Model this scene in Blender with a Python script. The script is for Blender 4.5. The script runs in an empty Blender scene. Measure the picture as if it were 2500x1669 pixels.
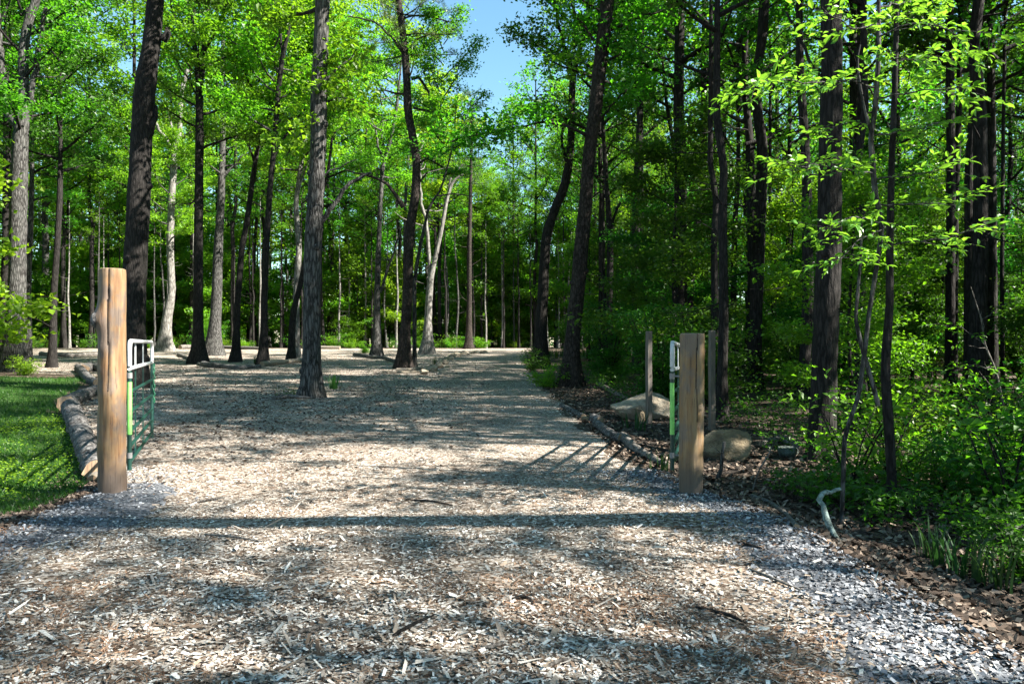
import bpy, math, random
import numpy as np
from mathutils import Vector, noise

rng = np.random.default_rng(7)
random.seed(7)
R = math.radians
scene = bpy.context.scene
C = scene.collection

# ------------------------------------------------------------------ camera, sky, sun, exposure
FPX, HOR, CAMZ = 1800.0, 850.0, 1.5          # focal length and horizon in photo pixels, eye height
cam_data = bpy.data.cameras.new("camera")
cam_data.sensor_width = 36.0
cam_data.lens = 36.0 * FPX / 2500.0
cam_data.shift_y = (HOR - 834.5) / 2500.0
cam_data.clip_end = 2000.0
cam = bpy.data.objects.new("camera", cam_data)
cam.location = (0, 0, CAMZ)
cam.rotation_euler = (R(90), 0, 0)
C.objects.link(cam)
scene.camera = cam

SUN_EL, SUN_AZ = R(40), R(-18)               # azimuth counted from +x (right of the picture) towards +y
sun_dir = Vector((math.cos(SUN_AZ) * math.cos(SUN_EL), math.sin(SUN_AZ) * math.cos(SUN_EL), math.sin(SUN_EL)))
world = bpy.data.worlds.new("World")
scene.world = world
world.use_nodes = True
wn = world.node_tree
sky = wn.nodes.new("ShaderNodeTexSky")
sky.sky_type = 'NISHITA'
sky.sun_disc = False
sky.sun_elevation = SUN_EL
sky.sun_rotation = math.atan2(sun_dir.x, sun_dir.y)
sky.air_density = 1.0
sky.dust_density = 0.3
sky.ozone_density = 1.0
wn.nodes["Background"].inputs["Strength"].default_value = 0.05
tint = wn.nodes.new("ShaderNodeHueSaturation")
tint.inputs["Hue"].default_value = .48
tint.inputs["Saturation"].default_value = 1.12
tint.inputs["Value"].default_value = 1.12
wn.links.new(sky.outputs[0], tint.inputs["Color"])
wn.links.new(tint.outputs[0], wn.nodes["Background"].inputs["Color"])
sun_data = bpy.data.lights.new("sun", 'SUN')
sun_data.energy = 5.0
sun_data.angle = R(0.5)
sun_data.color = (1.0, 0.95, 0.86)
sun = bpy.data.objects.new("sun", sun_data)
sun.rotation_euler = sun_dir.to_track_quat('Z', 'Y').to_euler()
C.objects.link(sun)
scene.view_settings.view_transform = 'Standard'
scene.view_settings.look = 'None'
scene.view_settings.exposure = 2.42
scene.view_settings.gamma = 1.0
cy = scene.cycles
cy.max_bounces = 6
cy.diffuse_bounces = 4
cy.glossy_bounces = 2
cy.transmission_bounces = 4
cy.transparent_max_bounces = 4
cy.caustics_reflective = False
cy.caustics_refractive = False
cy.use_denoising = True

# ------------------------------------------------------------------ terrain
def lerp_table(t, v):
    return np.interp(v, [a for a, b in t], [b for a, b in t])
RIGHT_EDGE = [(-8, 2.7), (3.8, 2.4), (5, 2.36), (6.2, 2.33), (7.7, 1.95), (9, 1.7), (11, 1.55), (13, 1.42), (17.8, 1.25), (25, .95), (40, 1.0), (52, 1.5), (64, 2.2)]
LEFT_EDGE = [(-8, -5.0), (3, -4.6), (6.07, -4.25), (7.0, -4.32), (7.7, -4.38), (9.3, -5.2), (16.8, -10.2), (22, -12.8), (27, -15.0), (29, -19), (32, -26), (36, -31), (64, -46)]
def right_edge(y): return lerp_table(RIGHT_EDGE, y)
def left_edge(y): return lerp_table(LEFT_EDGE, y)
def softplus(v, k=1.5): return np.where(v > 20 * k, v, k * np.log1p(np.exp(np.minimum(v, 20 * k) / k)))
def zg(x, y):
    """height of the ground"""
    x = np.asarray(x, float); y = np.asarray(y, float)
    z = .028 * (softplus(y - 10) - softplus(y - 66))
    z = z - np.where(y < 10, 0, 0)
    dr = x - right_edge(y)
    z = z - .16 * np.clip(dr / .9, 0, 1) ** 2 * (3 - 2 * np.clip(dr / .9, 0, 1)) * np.clip((16 - y) / 8, 0, 1)
    dl = left_edge(y) - x
    z = z - .08 * np.clip(dl / .6, 0, 1) * np.clip((12 - y) / 4, 0, 1)
    z = z + .025 * np.sin(x * 1.3 + .7 * np.sin(y * .8)) * np.sin(y * 1.1 + .5 * x) * np.clip((np.abs(y) - 2) / 4, 0, 1)
    z = z + .10 * np.sin(x * .31 + 1) * np.sin(y * .27) * np.clip((np.maximum(dr, dl) - 1) / 4, 0, 1)
    return z
def gz(x, y): return float(zg(x, y))
def P(px, py, d):
    return Vector(((px - 1250) / FPX * d, d, CAMZ + (HOR - py) / FPX * d))
def ground_at(px, py):
    """where the line of sight through a photo pixel meets the ground"""
    lo, hi = 2.0, 90.0
    for s in np.linspace(2, 90, 400):
        p = P(px, py, s)
        if p.z < gz(p.x, p.y):
            hi = s; lo = s - .25
            break
    for _ in range(20):
        m = (lo + hi) / 2
        p = P(px, py, m)
        if p.z < gz(p.x, p.y): hi = m
        else: lo = m
    p = P(px, py, hi)
    return Vector((p.x, p.y, gz(p.x, p.y)))

# ------------------------------------------------------------------ materials
def new_mat(name):
    m = bpy.data.materials.new(name)
    m.use_nodes = True
    nt = m.node_tree
    return m, nt, nt.nodes, nt.links, nt.nodes["Principled BSDF"]
def ramp(nodes, stops, interp='LINEAR'):
    r = nodes.new("ShaderNodeValToRGB")
    r.color_ramp.interpolation = interp
    e = r.color_ramp.elements
    while len(e) < len(stops): e.new(.5)
    for i, (p, c) in enumerate(stops):
        e[i].position = p
        e[i].color = (c[0], c[1], c[2], 1)
    return r
def coords(nodes, links, scale, kind="Object"):
    tc = nodes.new("ShaderNodeTexCoord")
    mp = nodes.new("ShaderNodeMapping")
    mp.inputs["Scale"].default_value = scale
    links.new(tc.outputs[kind], mp.inputs[0])
    return mp.outputs[0]
def noise_tex(nodes, links, vec, scale, detail=6, rough=.6):
    n = nodes.new("ShaderNodeTexNoise")
    n.inputs["Scale"].default_value = scale
    n.inputs["Detail"].default_value = detail
    n.inputs["Roughness"].default_value = rough
    links.new(vec, n.inputs["Vector"])
    return n
def mixc(nodes, links, fac, a, b, blend='MIX'):
    m = nodes.new("ShaderNodeMix")
    m.data_type = 'RGBA'; m.blend_type = blend
    for sock, v in ((m.inputs[0], fac), (m.inputs[6], a), (m.inputs[7], b)):
        if hasattr(v, "is_output"): links.new(v, sock)
        elif isinstance(v, (int, float)): sock.default_value = v
        else: sock.default_value = (*v, 1)
    return m.outputs[2]
def bump(nodes, links, height, bsdf, strength, dist):
    b = nodes.new("ShaderNodeBump")
    b.inputs["Strength"].default_value = strength
    b.inputs["Distance"].default_value = dist
    links.new(height, b.inputs["Height"])
    links.new(b.outputs[0], bsdf.inputs["Normal"])

def bark_mat(name, dark, mid, light, lichen=None, xy=16, z=3.0, strength=.9):
    m, nt, N, L, B = new_mat(name)
    v = coords(N, L, (xy, xy, z))
    vo = N.new("ShaderNodeTexVoronoi"); vo.feature = 'DISTANCE_TO_EDGE'
    vo.inputs["Scale"].default_value = 1.0
    dist = noise_tex(N, L, v, 2.0, 4)
    vv = N.new("ShaderNodeVectorMath"); vv.operation = 'MULTIPLY_ADD'
    L.new(dist.outputs["Color"], vv.inputs[0]); vv.inputs[1].default_value = (.9, .9, .9); L.new(v, vv.inputs[2])
    L.new(vv.outputs[0], vo.inputs["Vector"])
    n2 = noise_tex(N, L, v, 3.0, 6, .7)
    mul = N.new("ShaderNodeMath"); mul.operation = 'MULTIPLY_ADD'
    L.new(vo.outputs["Distance"], mul.inputs[0]); mul.inputs[1].default_value = 1.6
    L.new(n2.outputs["Fac"], mul.inputs[2])
    sc = N.new("ShaderNodeMath"); sc.operation = 'MULTIPLY'; sc.inputs[1].default_value = .75
    L.new(mul.outputs[0], sc.inputs[0])
    r = ramp(N, [(.30, dark), (.46, mid), (.70, light)])
    L.new(sc.outputs[0], r.inputs[0])
    v2 = coords(N, L, (2.2, 2.2, .9))
    big = noise_tex(N, L, v2, 2.0, 5)
    rb = ramp(N, [(.42, (0, 0, 0)), (.62, (1, 1, 1))])
    L.new(big.outputs["Fac"], rb.inputs[0])
    lc = lichen or tuple(min(1, c * 1.35) for c in light)
    fm = N.new("ShaderNodeMath"); fm.operation = 'MULTIPLY'; fm.inputs[1].default_value = .25
    L.new(rb.outputs[0], fm.inputs[0])
    col = mixc(N, L, fm.outputs[0], r.outputs[0], lc)
    L.new(col, B.inputs["Base Color"])
    B.inputs["Roughness"].default_value = .95
    B.inputs["Specular IOR Level"].default_value = .2
    bump(N, L, sc.outputs[0], B, strength, .03)
    return m
M = {}
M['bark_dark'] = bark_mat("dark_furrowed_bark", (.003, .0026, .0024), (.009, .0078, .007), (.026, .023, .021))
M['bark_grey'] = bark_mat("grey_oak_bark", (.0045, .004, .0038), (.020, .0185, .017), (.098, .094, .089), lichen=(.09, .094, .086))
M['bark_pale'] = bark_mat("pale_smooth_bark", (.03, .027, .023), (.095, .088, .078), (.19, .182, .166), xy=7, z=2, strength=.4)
M['bark_pine'] = bark_mat("reddish_pine_bark", (.004, .003, .0026), (.014, .011, .009), (.044, .035, .030), xy=11, z=5)
M['dead_wood'] = bark_mat("bare_grey_deadwood", (.022, .019, .016), (.075, .066, .058), (.16, .148, .133), xy=20, z=4, strength=.5)
M['log_bark'] = bark_mat("weathered_log_bark", (.010, .009, .0085), (.045, .041, .039), (.15, .141, .135), lichen=(.22, .22, .215), xy=10, z=10)
M['lichen_wood'] = bark_mat("lichen_covered_branch", (.025, .034, .03), (.075, .10, .09), (.20, .25, .23), xy=14, z=14, strength=.5)

def leaf_mat(name, base, trans, var=.5, tfac=.45, gloss=.45):
    m, nt, N, L, B = new_mat(name)
    g = N.new("ShaderNodeNewGeometry")
    oi = N.new("ShaderNodeObjectInfo")
    hs = N.new("ShaderNodeHueSaturation")
    add = N.new("ShaderNodeMath"); add.operation = 'MULTIPLY_ADD'
    L.new(g.outputs["Random Per Island"], add.inputs[0]); add.inputs[1].default_value = var
    add.inputs[2].default_value = 1 - var / 2
    L.new(add.outputs[0], hs.inputs["Value"])
    hue = N.new("ShaderNodeMath"); hue.operation = 'MULTIPLY_ADD'
    L.new(oi.outputs["Random"], hue.inputs[0]); hue.inputs[1].default_value = .05; hue.inputs[2].default_value = .478
    L.new(hue.outputs[0], hs.inputs["Hue"])
    hs.inputs["Color"].default_value = (*base, 1)
    L.new(hs.outputs[0], B.inputs["Base Color"])
    B.inputs["Roughness"].default_value = gloss
    B.inputs["Specular IOR Level"].default_value = .35
    hs2 = N.new("ShaderNodeHueSaturation")
    L.new(add.outputs[0], hs2.inputs["Value"]); L.new(hue.outputs[0], hs2.inputs["Hue"])
    hs2.inputs["Color"].default_value = (*trans, 1)
    t = N.new("ShaderNodeBsdfTranslucent")
    L.new(hs2.outputs[0], t.inputs["Color"])
    mx = N.new("ShaderNodeMixShader"); mx.inputs[0].default_value = tfac
    L.new(B.outputs[0], mx.inputs[1]); L.new(t.outputs[0], mx.inputs[2])
    L.new(mx.outputs[0], N["Material Output"].inputs["Surface"])
    return m
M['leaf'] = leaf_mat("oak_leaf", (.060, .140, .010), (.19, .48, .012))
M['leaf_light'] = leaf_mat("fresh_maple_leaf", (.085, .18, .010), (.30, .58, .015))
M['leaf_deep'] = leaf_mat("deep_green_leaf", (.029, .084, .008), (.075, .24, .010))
M['leaf_near'] = leaf_mat("young_glossy_leaf", (.10, .21, .025), (.30, .50, .03), var=.35, gloss=.38)
M['needle'] = leaf_mat("pine_needle", (.045, .085, .022), (.10, .17, .03), tfac=.3)
M['grass'] = leaf_mat("lawn_blade", (.026, .070, .007), (.06, .165, .010), tfac=.3)
M['strap'] = leaf_mat("strap_leaf", (.02, .055, .014), (.045, .12, .02), tfac=.3)

def island_ramp_mat(name, stops, rough=.9, tfac=0.0):
    m, nt, N, L, B = new_mat(name)
    g = N.new("ShaderNodeNewGeometry")
    r = ramp(N, stops)
    L.new(g.outputs["Random Per Island"], r.inputs[0])
    v = coords(N, L, (60, 60, 60))
    n = noise_tex(N, L, v, 1.5, 3)
    col = mixc(N, L, .55, r.outputs[0], n.outputs["Fac"], 'OVERLAY')
    L.new(col, B.inputs["Base Color"])
    B.inputs["Roughness"].default_value = rough
    B.inputs["Specular IOR Level"].default_value = .2
    return m
M['chip'] = island_ramp_mat("shredded_wood_chip", [(0, (.04, .027, .019)), (.2, (.115, .08, .056)), (.4, (.245, .19, .143)), (.6, (.28, .255, .225)), (.8, (.47, .43, .375)), (1, (.68, .65, .60))])
M['straw'] = island_ramp_mat("rusty_pine_straw", [(0, (.05, .026, .015)), (.5, (.16, .085, .048)), (1, (.30, .19, .12))])
M['stone_chip'] = island_ramp_mat("crushed_blue_stone", [(0, (.055, .058, .064)), (.35, (.12, .125, .137)), (.7, (.20, .207, .22)), (1, (.36, .365, .38))], rough=.8)
M['dry_leaf'] = island_ramp_mat("dry_brown_leaf", [(0, (.028, .02, .015)), (.4, (.065, .046, .034)), (.7, (.115, .083, .062)), (1, (.23, .185, .145))])

def ground_mat(name, stops, scale, big_stops, big_scale=.5, stretch=(1, 1, 1), bstr=.8, bdist=.03):
    m, nt, N, L, B = new_mat(name)
    v = coords(N, L, stretch)
    vo = N.new("ShaderNodeTexVoronoi"); vo.inputs["Scale"].default_value = scale
    nz = noise_tex(N, L, v, scale * .6, 4)
    vm = N.new("ShaderNodeVectorMath"); vm.operation = 'MULTIPLY_ADD'
    L.new(nz.outputs["Color"], vm.inputs[0]); vm.inputs[1].default_value = (.05, .05, .05); L.new(v, vm.inputs[2])
    L.new(vm.outputs[0], vo.inputs["Vector"])
    r = ramp(N, stops)
    sep = N.new("ShaderNodeSeparateColor"); L.new(vo.outputs["Color"], sep.inputs[0])
    L.new(sep.outputs[0], r.inputs[0])
    nb = noise_tex(N, L, v, big_scale, 7, .65)
    rb = ramp(N, big_stops)
    L.new(nb.outputs["Fac"], rb.inputs[0])
    col = mixc(N, L, 1.0, r.outputs[0], rb.outputs[0], 'MULTIPLY')
    L.new(col, B.inputs["Base Color"])
    B.inputs["Roughness"].default_value = .95
    B.inputs["Specular IOR Level"].default_value = .15
    nf = noise_tex(N, L, v, scale * 1.3, 5, .7)
    bump(N, L, nf.outputs["Fac"], B, bstr, bdist)
    return m
M['road'] = ground_mat("wood_chip_surface", [(0, (.06, .042, .030)), (.3, (.145, .11, .083)), (.55, (.265, .223, .182)), (.8, (.39, .352, .308)), (1, (.56, .525, .48))], 42,
                       [(.3, (.62, .58, .55)), (.5, (.95, .92, .9)), (.7, (1.1, 1.08, 1.05))], .6, (1, 1, 1))
M['gravel'] = ground_mat("crushed_stone_surface", [(0, (.05, .053, .06)), (.5, (.115, .12, .132)), (1, (.24, .247, .262))], 40, [(.3, (.75, .75, .75)), (.7, (1.1, 1.1, 1.1))], 2.0)
M['floor'] = ground_mat("leaf_litter_surface", [(0, (.024, .017, .012)), (.4, (.058, .042, .031)), (.75, (.10, .074, .056)), (1, (.19, .15, .12))], 14,
                        [(.35, (.55, .55, .5)), (.6, (1, 1, 1))], .45)
M['lawn'] = ground_mat("mossy_lawn_soil", [(0, (.02, .045, .01)), (.6, (.04, .09, .014)), (1, (.07, .13, .025))], 22, [(.35, (.6, .6, .6)), (.6, (1, 1, 1))], .8)
M['mulch'] = ground_mat("black_mulch", [(0, (.010, .008, .007)), (.6, (.03, .024, .02)), (1, (.07, .055, .045))], 28, [(.3, (.7, .7, .7)), (.6, (1, 1, 1))], 1.2)

def post_mat(name, tan, orange, grey, dark, foot=False):
    m, nt, N, L, B = new_mat(name)
    v = coords(N, L, (9, 9, .8))
    n = noise_tex(N, L, v, 2.2, 6, .6)
    r = ramp(N, [(.28, dark), (.42, orange), (.6, tan), (.8, tuple(min(1, c * 1.2) for c in tan))])
    L.new(n.outputs["Fac"], r.inputs[0])
    v2 = coords(N, L, (4, 4, 2.4))
    n2 = noise_tex(N, L, v2, 1.3, 5, .55)
    rr = ramp(N, [(.47, (0, 0, 0)), (.58, (.85, .85, .85))])
    L.new(n2.outputs["Fac"], rr.inputs[0])
    col = mixc(N, L, rr.outputs[0], r.outputs[0], grey)
    sx = N.new("ShaderNodeSeparateXYZ"); L.new(coords(N, L, (1, 1, 1)), sx.inputs[0])
    wob = N.new("ShaderNodeMath"); wob.operation = 'MULTIPLY_ADD'                  # damp, splashed foot
    L.new(n2.outputs["Fac"], wob.inputs[0]); wob.inputs[1].default_value = .9; L.new(sx.outputs[2], wob.inputs[2])
    rz = ramp(N, [(.62, (.85, .85, .85)), (.82, (0, 0, 0))]); L.new(wob.outputs[0], rz.inputs[0])
    if foot:
        col = mixc(N, L, rz.outputs[0], col, tuple(c * .62 for c in grey))
    v3 = coords(N, L, (40, 40, 1.2))
    n3 = noise_tex(N, L, v3, 2.0, 3)
    r3 = ramp(N, [(.34, (.35, .3, .28)), (.42, (1, 1, 1))])
    L.new(n3.outputs["Fac"], r3.inputs[0])
    col = mixc(N, L, .7, col, r3.outputs[0], 'MULTIPLY')
    L.new(col, B.inputs["Base Color"])
    B.inputs["Roughness"].default_value = .75
    bump(N, L, n3.outputs["Fac"], B, .35, .008)
    return m
M['post_tan'] = post_mat("peeled_pine_post", (.20, .128, .064), (.155, .078, .030), (.10, .074, .058), (.065, .032, .015), True)
M['post_brown'] = post_mat("weathered_pine_post", (.19, .128, .062), (.155, .086, .032), (.11, .088, .068), (.058, .029, .013), True)
M['stake'] = post_mat("grey_cedar_stake", (.12, .102, .085), (.09, .07, .053), (.08, .07, .06), (.05, .04, .03))
M['cut'] = post_mat("cut_wood_end", (.26, .19, .12), (.2, .13, .075), (.15, .12, .09), (.09, .055, .03))
M['plank'] = post_mat("weathered_plank", (.21, .18, .135), (.16, .125, .09), (.14, .125, .105), (.06, .05, .036))

def paint_mat(name, col, rough=.4, spec=.5, wear=None):
    m, nt, N, L, B = new_mat(name)
    v = coords(N, L, (12, 12, 12))
    n = noise_tex(N, L, v, 1.5, 6, .65)
    w = wear or tuple(c * .7 for c in col)
    r = ramp(N, [(.34, w), (.5, col), (.8, tuple(min(1, c * 1.08) for c in col))])
    L.new(n.outputs["Fac"], r.inputs[0])
    L.new(r.outputs[0], B.inputs["Base Color"])
    B.inputs["Roughness"].default_value = rough
    B.inputs["Specular IOR Level"].default_value = spec
    return m
M['green_paint'] = paint_mat("dark_green_gate_paint", (.005, .034, .026))
M['white_paint'] = paint_mat("white_gate_paint", (.44, .45, .45), .45)
M['tape'] = paint_mat("lime_reflective_tape", (.19, .55, .12), .35, wear=(.14, .42, .09))
M['steel'] = paint_mat("dull_hinge_steel", (.16, .16, .16), .45)
M['chain_green'] = paint_mat("green_coated_chain", (.015, .12, .06), .4)

def rock_mat(name, a, b, c):
    m, nt, N, L, B = new_mat(name)
    v = coords(N, L, (1, 1, 1))
    n = noise_tex(N, L, v, 4.5, 9, .65)
    r = ramp(N, [(.3, a), (.5, b), (.72, c)])
    L.new(n.outputs["Fac"], r.inputs[0])
    L.new(r.outputs[0], B.inputs["Base Color"])
    B.inputs["Roughness"].default_value = .9
    n2 = noise_tex(N, L, v, 16, 8, .7)
    bump(N, L, n2.outputs["Fac"], B, 1.0, .06)
    return m
M['rock_tan'] = rock_mat("tan_sandstone", (.07, .048, .026), (.17, .13, .078), (.26, .21, .14))
M['rock_pale'] = rock_mat("pale_quartz_boulder", (.10, .075, .048), (.27, .225, .165), (.40, .355, .285))
M['rock_grey'] = rock_mat("mossy_grey_stone", (.03, .04, .034), (.07, .09, .08), (.14, .165, .15))

# ------------------------------------------------------------------ mesh helpers
class MB:
    """collects quads and tubes and links them as one mesh object"""
    def __init__(s):
        s.v, s.f, s.m, s.sm, s.n = [], [], [], [], 0
    def add(s, verts, faces, mat=0, smooth=False):
        verts = np.asarray(verts, float).reshape(-1, 3)
        faces = np.asarray(faces, int)
        s.v.append(verts)
        s.f.append(faces + s.n)
        s.m.append(np.full(len(faces), mat, int)); s.sm.append(np.full(len(faces), smooth, bool))
        s.n += len(verts)
    def tube(s, pts, rad, sides=8, mat=0, cap=True, jitter=0.0, smooth=True, cap_mat=None, lobes=None):
        pts = np.asarray([tuple(p) for p in pts], float)
        rad = np.asarray(rad, float)
        n = len(pts)
        t = np.gradient(pts, axis=0)
        t /= np.maximum(np.linalg.norm(t, axis=1, keepdims=True), 1e-9)
        up = np.array([1., 0, 0]) if abs(t[0][0]) < .9 else np.array([0, 1., 0])
        u = np.cross(t[0], up); u /= np.linalg.norm(u)
        a = np.linspace(0, 2 * math.pi, sides, endpoint=False)
        V = np.empty((n, sides, 3))
        for i in range(n):
            u = u - t[i] * np.dot(u, t[i]); u /= max(np.linalg.norm(u), 1e-9)
            w = np.cross(t[i], u)
            rr = rad[i] * (1 + (rng.normal(0, jitter, sides) if jitter else 0))
            if lobes is not None: rr = rr * (1 + lobes[i] * (np.cos(a * 5 + 1.3) * .5 + np.cos(a * 3) * .5))
            V[i] = pts[i] + (np.cos(a) * rr)[:, None] * u + (np.sin(a) * rr)[:, None] * w
        k = np.arange(sides); k2 = (k + 1) % sides
        F = []
        for i in range(n - 1):
            F.append(np.stack([i * sides + k, i * sides + k2, (i + 1) * sides + k2, (i + 1) * sides + k], 1))
        s.add(V.reshape(-1, 3), np.concatenate(F), mat, smooth)
        if cap:
            for i, flip in ((0, True), (n - 1, False)):
                cv = np.vstack([V[i], V[i].mean(0)[None]])
                cf = np.stack([k, k2, np.full(sides, sides)], 1)
                s.add(cv, cf[:, ::-1] if flip else cf, mat if cap_mat is None else cap_mat, False)
    def leaves(s, c, n, L, W, mat=0, fold=.18, d=None):
        """four-cornered leaves, folded along the midrib"""
        N = len(c)
        if d is None:
            d = rng.normal(size=(N, 3))
        d = d - n * (d * n).sum(1, keepdims=True)
        d /= np.maximum(np.linalg.norm(d, axis=1, keepdims=True), 1e-9)
        w = np.cross(n, d)
        L = np.broadcast_to(L, (N,))[:, None]; W = np.broadcast_to(W, (N,))[:, None]
        V = np.empty((N, 4, 3))
        V[:, 0] = c - d * L * .5
        V[:, 1] = c + w * W * .5 + n * W * fold + d * L * .06
        V[:, 2] = c + d * L * .5 - n * L * .08
        V[:, 3] = c - w * W * .5 + n * W * fold + d * L * .06
        s.add(V.reshape(-1, 3), np.arange(N * 4).reshape(N, 4), mat)
    def box(s, c, ax, ay, az, mat=0):
        c, ax, ay, az = (np.asarray(q, float) for q in (c, ax, ay, az))
        V = [c + i * ax + j * ay + k * az for i in (-.5, .5) for j in (-.5, .5) for k in (-.5, .5)]
        s.add(V, [[0, 1, 3, 2], [4, 6, 7, 5], [0, 4, 5, 1], [2, 3, 7, 6], [0, 2, 6, 4], [1, 5, 7, 3]], mat)
    def mesh(s, name, mats):
        me = bpy.data.meshes.new(name)
        V = np.concatenate(s.v)
        me.vertices.add(len(V)); me.vertices.foreach_set("co", V.ravel())
        lt = np.concatenate([np.full(len(f), f.shape[1], int) for f in s.f])
        idx = np.concatenate([f.ravel() for f in s.f])
        me.loops.add(len(idx)); me.loops.foreach_set("vertex_index", idx)
        ls = np.concatenate([[0], np.cumsum(lt)[:-1]])
        me.polygons.add(len(lt))
        me.polygons.foreach_set("loop_start", ls); me.polygons.foreach_set("loop_total", lt)
        me.polygons.foreach_set("material_index", np.concatenate(s.m))
        me.polygons.foreach_set("use_smooth", np.concatenate(s.sm))
        for m in (mats if isinstance(mats, (list, tuple)) else [mats]): me.materials.append(m)
        me.update(calc_edges=True)
        return me
    def build(s, name, mats, parent=None):
        return link(name, s.mesh(name, mats), parent)
def link(name, me, parent=None, loc=None, rotz=0, scale=1):
    o = bpy.data.objects.new(name, me)
    C.objects.link(o)
    if parent: o.parent = parent
    if loc is not None: o.location = loc
    o.rotation_euler.z = rotz
    if scale != 1: o.scale = (scale,) * 3
    return o
def tag(o, label, cat, group=None):
    o['label'] = label; o['category'] = cat
    if group: o['group'] = group
    return o
def kind(o, k):
    o['kind'] = k
    return o
def thing(name, label, cat, loc, group=None):
    o = link(name, None, None, loc)
    return tag(o, label, cat, group)
def local(pts, base):
    return [Vector(p) - Vector(base) for p in pts]
def resample(pts, rad, step):
    pts = np.array([tuple(p) for p in pts], float); rad = np.array(rad, float)
    seg = np.linalg.norm(np.diff(pts, axis=0), axis=1)
    s = np.concatenate([[0], np.cumsum(seg)])
    n = max(4, int(s[-1] / step) + 1)
    q = np.linspace(0, s[-1], n)
    # smooth the corners by averaging a short window along the line
    out = np.zeros((n, 3))
    for o in (-.6, -.3, 0, .3, .6):
        qq = np.clip(q + o * step * 1.2, 0, s[-1])
        out += np.stack([np.interp(qq, s, pts[:, k]) for k in range(3)], 1)
    out /= 5
    out[0], out[-1] = pts[0], pts[-1]
    return out, np.interp(q, s, rad)

# ------------------------------------------------------------------ the ground sheets
def grid_sheet(name, rows, xl, xr, cols, mat, lift, edge_drop=.03, ragged=.12, power=1.0):
    mb = MB()
    V = np.empty((len(rows), cols, 3))
    for i, y in enumerate(rows):
        a = xl(y) + rng.normal(0, ragged * .4) + ragged * math.sin(y * 3.1 + 1)
        b = xr(y) + rng.normal(0, ragged * .4) + ragged * math.sin(y * 2.3)
        t = np.linspace(0, 1, cols)
        x = a + (b - a) * t
        V[i, :, 0] = x; V[i, :, 1] = y
        V[i, :, 2] = zg(x, np.full(cols, y)) + lift
        V[i, 0, 2] -= edge_drop + lift; V[i, -1, 2] -= edge_drop + lift
    V[0, :, 2] -= edge_drop + lift; V[-1, :, 2] -= edge_drop + lift
    n, c = len(rows), cols
    i, j = np.meshgrid(np.arange(n - 1), np.arange(c - 1), indexing='ij')
    q = (i * c + j).ravel()
    mb.add(V.reshape(-1, 3), np.stack([q, q + 1, q + c + 1, q + c], 1), 0, True)
    return mb.build(name, mat)
# one sheet for the forest floor out to the horizon
xs = np.concatenate([np.linspace(-600, -60, 12), np.linspace(-50, -14, 37), np.linspace(-13.5, 13.5, 109), np.linspace(14, 50, 37), np.linspace(60, 600, 12)])
ys = np.concatenate([np.linspace(-300, -20, 8), np.linspace(-14, 0, 15), np.linspace(.25, 20, 80), np.linspace(20.5, 80, 120), np.linspace(90, 900, 15)])
mb = MB()
X, Y = np.meshgrid(xs, ys)
Z = zg(X, Y)
q = (np.arange(len(ys) - 1)[:, None] * len(xs) + np.arange(len(xs) - 1)[None]).ravel()
mb.add(np.stack([X, Y, Z], 2).reshape(-1, 3), np.stack([q, q + 1, q + len(xs) + 1, q + len(xs)], 1), 0, True)
kind(mb.build("ground", M['floor']), 'structure')

rows = np.concatenate([np.arange(-8, 3, .4), np.arange(3, 14, .12), np.arange(14, 30, .3), np.arange(30, 64.1, .6)])
kind(grid_sheet("road", rows, lambda y: float(left_edge(y)), lambda y: float(right_edge(y)) - .1, 90, M['road'], .012), 'structure')
kind(grid_sheet("gravel_shoulder", np.arange(-8, 9.2, .15), lambda y: float(right_edge(y)) - .5 - .4 * max(0, min(1, (6.5 - y) / 3)), lambda y: float(right_edge(y)) + .16, 8, M['gravel'], .02, ragged=.10), 'structure')
kind(grid_sheet("gravel_verge", np.arange(4.4, 8.2, .12), lambda y: float(left_edge(y)) - .05, lambda y: float(left_edge(y)) + .95 + .25 * math.sin(y * 2), 10, M['gravel'], .02, ragged=.14), 'structure')
kind(grid_sheet("lawn", np.concatenate([np.arange(6.6, 16, .25), np.arange(16, 27, .5)]), lambda y: -8 - y * .75, lambda y: float(left_edge(y)) - .12, 40, M['lawn'], .012), 'structure')
kind(grid_sheet("mulch_bed", np.arange(9.2, 17.5, .25), lambda y: float(right_edge(y)) + .12, lambda y: float(right_edge(y)) + 2.0 + .4 * math.sin(y), 16, M['mulch'], .014), 'structure')

# loose stuff on the ground: chips, stones, dry leaves, grass
def scatter_flat(name, x, y, L, W, mat, tilt=.25, lift=.012, th=None):
    n = len(x)
    mb = MB()
    c = np.stack([x, y, zg(x, y) + lift + rng.uniform(0, .012, n)], 1)
    nn = rng.normal(0, tilt, (n, 3)); nn[:, 2] = 1
    nn /= np.linalg.norm(nn, axis=1, keepdims=True)
    d = rng.normal(size=(n, 3)); d -= nn * (d * nn).sum(1, keepdims=True); d /= np.linalg.norm(d, axis=1, keepdims=True)
    w = np.cross(nn, d)
    L = L[:, None] * .5; W = W[:, None] * .5
    k = rng.uniform(.55, 1.0, (n, 4))
    V = np.stack([c - d * L - w * W * k[:, :1], c + d * L * k[:, 1:2] - w * W, c + d * L + w * W * k[:, 2:3], c - d * L * k[:, 3:] + w * W], 1)
    V[:, 1, 2] += L[:, 0] * .12 * rng.uniform(-.4, 1, n)
    mb.add(V.reshape(-1, 3), np.arange(n * 4).reshape(n, 4))
    return kind(mb.build(name, mat), 'stuff')
def sample_y(n, a, b, k):
    """distances with density falling off as 1/y**k"""
    u = rng.uniform(0, 1, n)
    return (a ** (1 - k) + u * (b ** (1 - k) - a ** (1 - k))) ** (1 / (1 - k))
n = 230000
y = sample_y(n, 2.6, 15, 1.25)
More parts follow.
